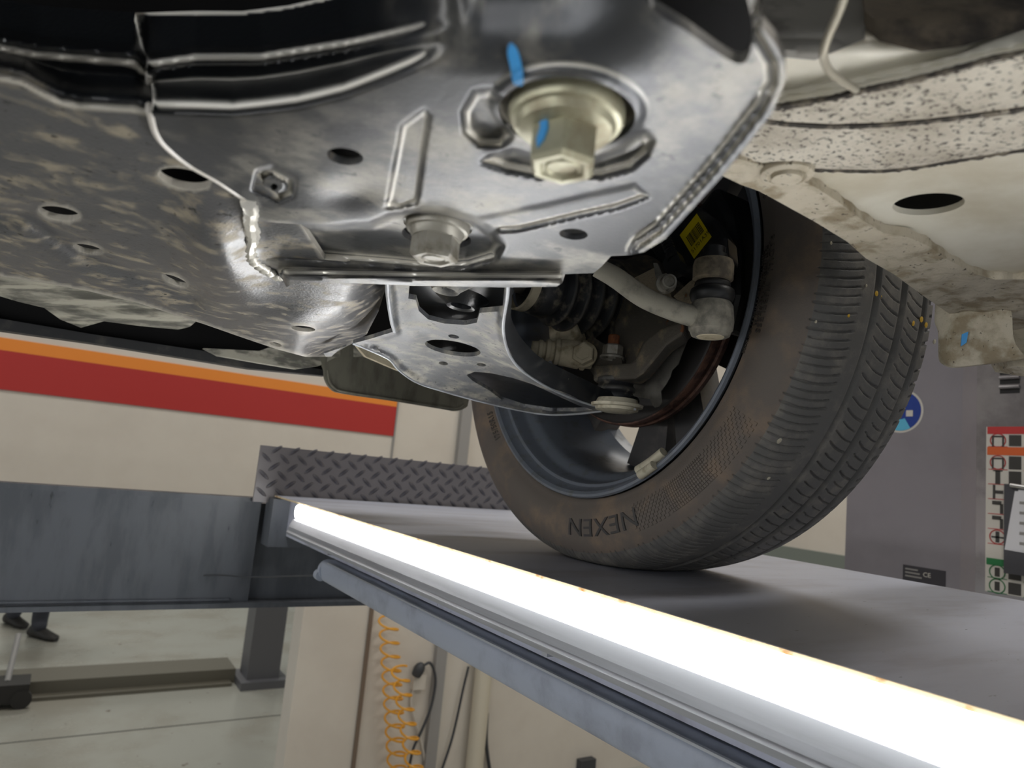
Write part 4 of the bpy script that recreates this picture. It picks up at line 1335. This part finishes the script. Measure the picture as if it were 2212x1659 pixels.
MB().tube([(XF - .02, yb - .006, zt2 - .002), (XF - .022, yb - .05, zt2 - .006), (XF - .02, yb - .12, zt2 - .010)], .004, 10).build('clip', m_chrome, cb)

# ---------------------------------------------------------------- on the front wall
HY = WY - .075
p0 = ony(np.array(838.), np.array(1366.), np.array(HY))
p1 = ony(np.array(880.), np.array(1700.), np.array(HY))
for nm, (ua, va), (ub, vb), lab_, turns, rr in (
        ('a', (838, 1330), (862, 1720), 'orange coiled air hose hanging on the white wall, outer strand', 13, .042),
        ('b', (862, 1440), (905, 1720), 'second orange coiled air hose strand merging beside the first', 9, .036)):
    s0 = ony(np.array(float(ua)), np.array(float(va)), np.array(HY + (.0 if nm == 'a' else -.09)))
    s1 = ony(np.array(float(ub)), np.array(float(vb)), np.array(HY + (.0 if nm == 'a' else -.09)))
    t = np.linspace(0, 1, turns * 18)
    ph = t * turns * 2 * math.pi
    P = s0 + (s1 - s0) * t[:, None] + rr * (np.cos(ph)[:, None] * np.array([1, 0, 0]) + np.sin(ph)[:, None] * np.array([0, 1, 0.12]))
    tag(MB().tube(P, .0048, 8).build('air_hose', m_hose), lab_, 'hose', 'coiled air hoses')
# power socket, plug and dark cable
wq = lambda u, v, y=WY - .01: ony(np.array(float(u)), np.array(float(v)), np.array(y))
sk = empty('wall_socket', wq(903, 1470, WY), 'small pale wall socket with a dark plug pushed in', 'socket')
c = wq(903, 1470)
MB().box((c[0] - .03, WY - .03, c[2] - .035), (c[0] + .03, WY, c[2] + .03)).build('socket_body', m_wcable, sk, smooth=False)
c = wq(905, 1446, WY - .04)
MB().lathe([(-.03, .0), (-.03, .022), (0, .026), (.018, .022), (.03, .012), (.034, 0)], c, (.25, -.3, .9), 20).build('plug', m_cable, sk)
MB().tube([wq(u, v, WY - .04) for u, v in crom([(912, 1440), (928, 1432), (938, 1450), (940, 1480), (930, 1530), (910, 1580), (892, 1620), (880, 1680)], 6)], .0065, 8).build('plug_cable', m_cable, sk)
wc = MB().tube([wq(u, v, WY - .012) for u, v in crom([(893, 1490), (888, 1520), (898, 1560), (912, 1610), (925, 1690)], 6)], .006, 8).build('white_cable', m_wcable)
tag(wc, 'thin white cable dropping from the wall socket', 'cable')
dc = MB().tube([wq(u, v, WY - .03) for u, v in crom([(1012, 1440), (1000, 1490), (985, 1560), (972, 1610), (945, 1690)], 6)], .006, 8).build('dark_cable', m_cable)
tag(dc, 'thin dark cable slanting down the white wall beside the pipe', 'cable')
tr_ = MB().box((wq(958, 1440)[0] - .02, WY - .018, wq(958, 1590)[2]), (wq(958, 1440)[0] + .018, WY, wq(958, 1400)[2])).build('cable_trunking', m_wcable, smooth=False)
tag(tr_, 'short pale cable trunking between plug cable and dark cable', 'trunking')
pp = empty('wall_pipe', (wq(1040, 1500, WY - .05)[0], WY - .05, FL), 'thick cream upright pipe on the white wall', 'pipe')
xp = wq(1034, 1560, WY - .05)[0]
MB().tube([(xp, WY - .05, FL), (xp, WY - .05, -.2), (xp, WY - .05, .1)], .042, 20).build('pipe', m_pipe, pp)
MB().box((xp - .05, WY - .03, -.9), (xp + .05, WY, -.86)).build('pipe_clip', m_greytrim, pp, smooth=False)
bc_ = MB().tube([wq(u, v, WY - .02) for u, v in crom([(1052, 1540), (1050, 1590), (1053, 1630), (1062, 1690)], 6)], .009, 8).build('black_cable', m_cable)
tag(bc_, 'thick black cable hanging just beyond the cream pipe', 'cable')
fx = MB().box(wq(1256, 1645, WY - .04), wq(1268, 1760, WY)).build('wall_fitting', m_cable, smooth=False)
tag(fx, 'dark fitting low on the wall at the frame edge', 'fitting')

# ---------------------------------------------------------------- next bay
pc = onz(572., 1483., FL)
po = empty('lift_post', (pc[0], pc[1], FL), 'grey post of another lift standing in the next bay', 'post')
MB().box((pc[0] - .125, pc[1], FL), (pc[0] + .085, pc[1] + .2, 1.6)).build('post_column', m_post2, po, smooth=False)
MB().box((pc[0] - .17, pc[1] - .06, FL), (pc[0] + .14, pc[1] + .26, FL + .05)).build('base_plate', m_post2, po, smooth=False)
fb = empty('floor_beam', (0, 4.95, FL), 'low dusty beam lying across the floor of the next bay', 'beam')
MB().box((-2.5, 5.0, FL), (pc[0] - .17, 5.28, FL + .09)).build('beam_body', m_fbeam, fb, smooth=False)
MB().box((-2.5, 4.93, FL), (pc[0] - .2, 5.0, FL + .02)).build('beam_foot', m_fbeam, fb, smooth=False)
# trolley jack at the frame edge
tj_ = empty('trolley_jack', (-.1, 4.8, FL), 'dark trolley jack with a pale raised handle at the frame edge', 'jack')
c = onz(30., 1520., FL)
MB().box((c[0] - .35, c[1] - .1, FL + .03), (c[0] + .06, c[1] + .1, FL + .13)).build('chassis', m_shoe, tj_, smooth=False)
for dy in (-.11, .09):
    MB().lathe([(0, 0), (0, .05), (.03, .05), (.03, 0)], (c[0] + .03, c[1] + dy, FL + .05), (0, 1, 0), 20).build('wheel', m_shoe, tj_)
hp0 = np.array([c[0] - .05, c[1], FL + .12])
hp1 = ony(np.array(40.), np.array(1372.), np.array(c[1] + .35))
MB().tube([hp0, hp1], .016, 10).build('handle', m_greytrim, tj_)

# person standing beyond the opening: only the lower leg and shoe show under the beam
pf = onz(92., 1381., FL)
per = empty('person', (pf[0], pf[1], FL), 'person in dark trousers and dark shoes standing in the next bay', 'person')
me = bpy.data.meshes.new('body')
B = np.array([pf[0], pf[1] + .05, FL])
J_ = {'pel': (.10, 0, .95), 'spn': (.10, .01, 1.15), 'chs': (.10, .01, 1.36), 'nck': (.10, 0, 1.50), 'hed': (.10, -.01, 1.62), 'top': (.10, -.01, 1.74),
      'hr': (.0, 0, .92), 'kr': (-.01, -.03, .50), 'ar': (-.02, .02, .09), 'tr': (.0, -.06, .07),
      'hl': (.20, 0, .92), 'kl': (.02, .22, .50), 'al': (-.20, .46, .09), 'tl': (-.19, .36, .07),
      'sr': (-.08, .01, 1.43), 'er': (-.12, .02, 1.15), 'wr': (-.11, -.10, .92), 'gr': (-.11, -.14, .85),
      'sl': (.28, .01, 1.43), 'el': (.33, .02, 1.15), 'wl': (.32, -.10, .92), 'gl': (.32, -.14, .85)}
rad = {'pel': .14, 'spn': .13, 'chs': .15, 'nck': .055, 'hed': .085, 'top': .07, 'hr': .095, 'kr': .068, 'ar': .058, 'tr': .045, 'hl': .095, 'kl': .068, 'al': .058, 'tl': .045,
       'sr': .065, 'er': .048, 'wr': .034, 'gr': .032, 'sl': .065, 'el': .048, 'wl': .034, 'gl': .032}
ks = list(J_)
ed = [('pel', 'spn'), ('spn', 'chs'), ('chs', 'nck'), ('nck', 'hed'), ('hed', 'top'), ('pel', 'hr'), ('hr', 'kr'), ('kr', 'ar'), ('ar', 'tr'), ('pel', 'hl'), ('hl', 'kl'), ('kl', 'al'), ('al', 'tl'),
      ('chs', 'sr'), ('sr', 'er'), ('er', 'wr'), ('wr', 'gr'), ('chs', 'sl'), ('sl', 'el'), ('el', 'wl'), ('wl', 'gl')]
me.from_pydata([(np.array(J_[k_]) + B + OFF - (.02, 0, 0)).tolist() for k_ in ks], [(ks.index(a), ks.index(b)) for a, b in ed], [])
bo_ = bpy.data.objects.new('body', me)
col.objects.link(bo_)
attach(bo_, per)
bo_.modifiers.new('skin', 'SKIN')
bo_.modifiers.new('sub', 'SUBSURF').levels = 2
me.skin_vertices  # created by the modifier below when missing
if not me.skin_vertices:
    bm = bmesh.new()
    bm.from_mesh(me)
    bm.verts.layers.skin.verify()
    bm.to_mesh(me)
    bm.free()
for i, k_ in enumerate(ks):
    me.skin_vertices[0].data[i].radius = (rad[k_], rad[k_])
    me.skin_vertices[0].data[i].use_root = (k_ == 'pel')
me.materials.append(m_trouser)
for nm in ('r', 'l'):
    a_ = np.array(J_['a' + nm]) + B - (.02, 0, .09)
    t_ = np.array(J_['t' + nm]) - np.array(J_['a' + nm])
    d = norm((t_[0] * .6 + .05, t_[1], 0))
    s_ = np.cross((0, 0, 1), d)
    P, rr_ = [], []
    for q_, w_, h_ in ((-.075, .030, .06), (-.05, .045, .09), (.0, .048, .10), (.06, .048, .075), (.13, .050, .055), (.18, .042, .045), (.205, .018, .03)):
        ring = [a_ + d * q_ + s_ * (w_ * math.cos(t)) + np.array((0, 0, 1)) * (h_ / 2 + h_ / 2 * math.sin(t)) for t in np.arange(12) * math.pi / 6]
        P.append(ring)
    P = np.array(P).reshape(-1, 3)
    f = [(i * 12 + j, i * 12 + (j + 1) % 12, (i + 1) * 12 + (j + 1) % 12, (i + 1) * 12 + j) for i in range(6) for j in range(12)]
    f += [list(range(12))[::-1], [72 + j for j in range(12)]]
    mk('shoe', P, f, m_shoe, per, True, 50, True)
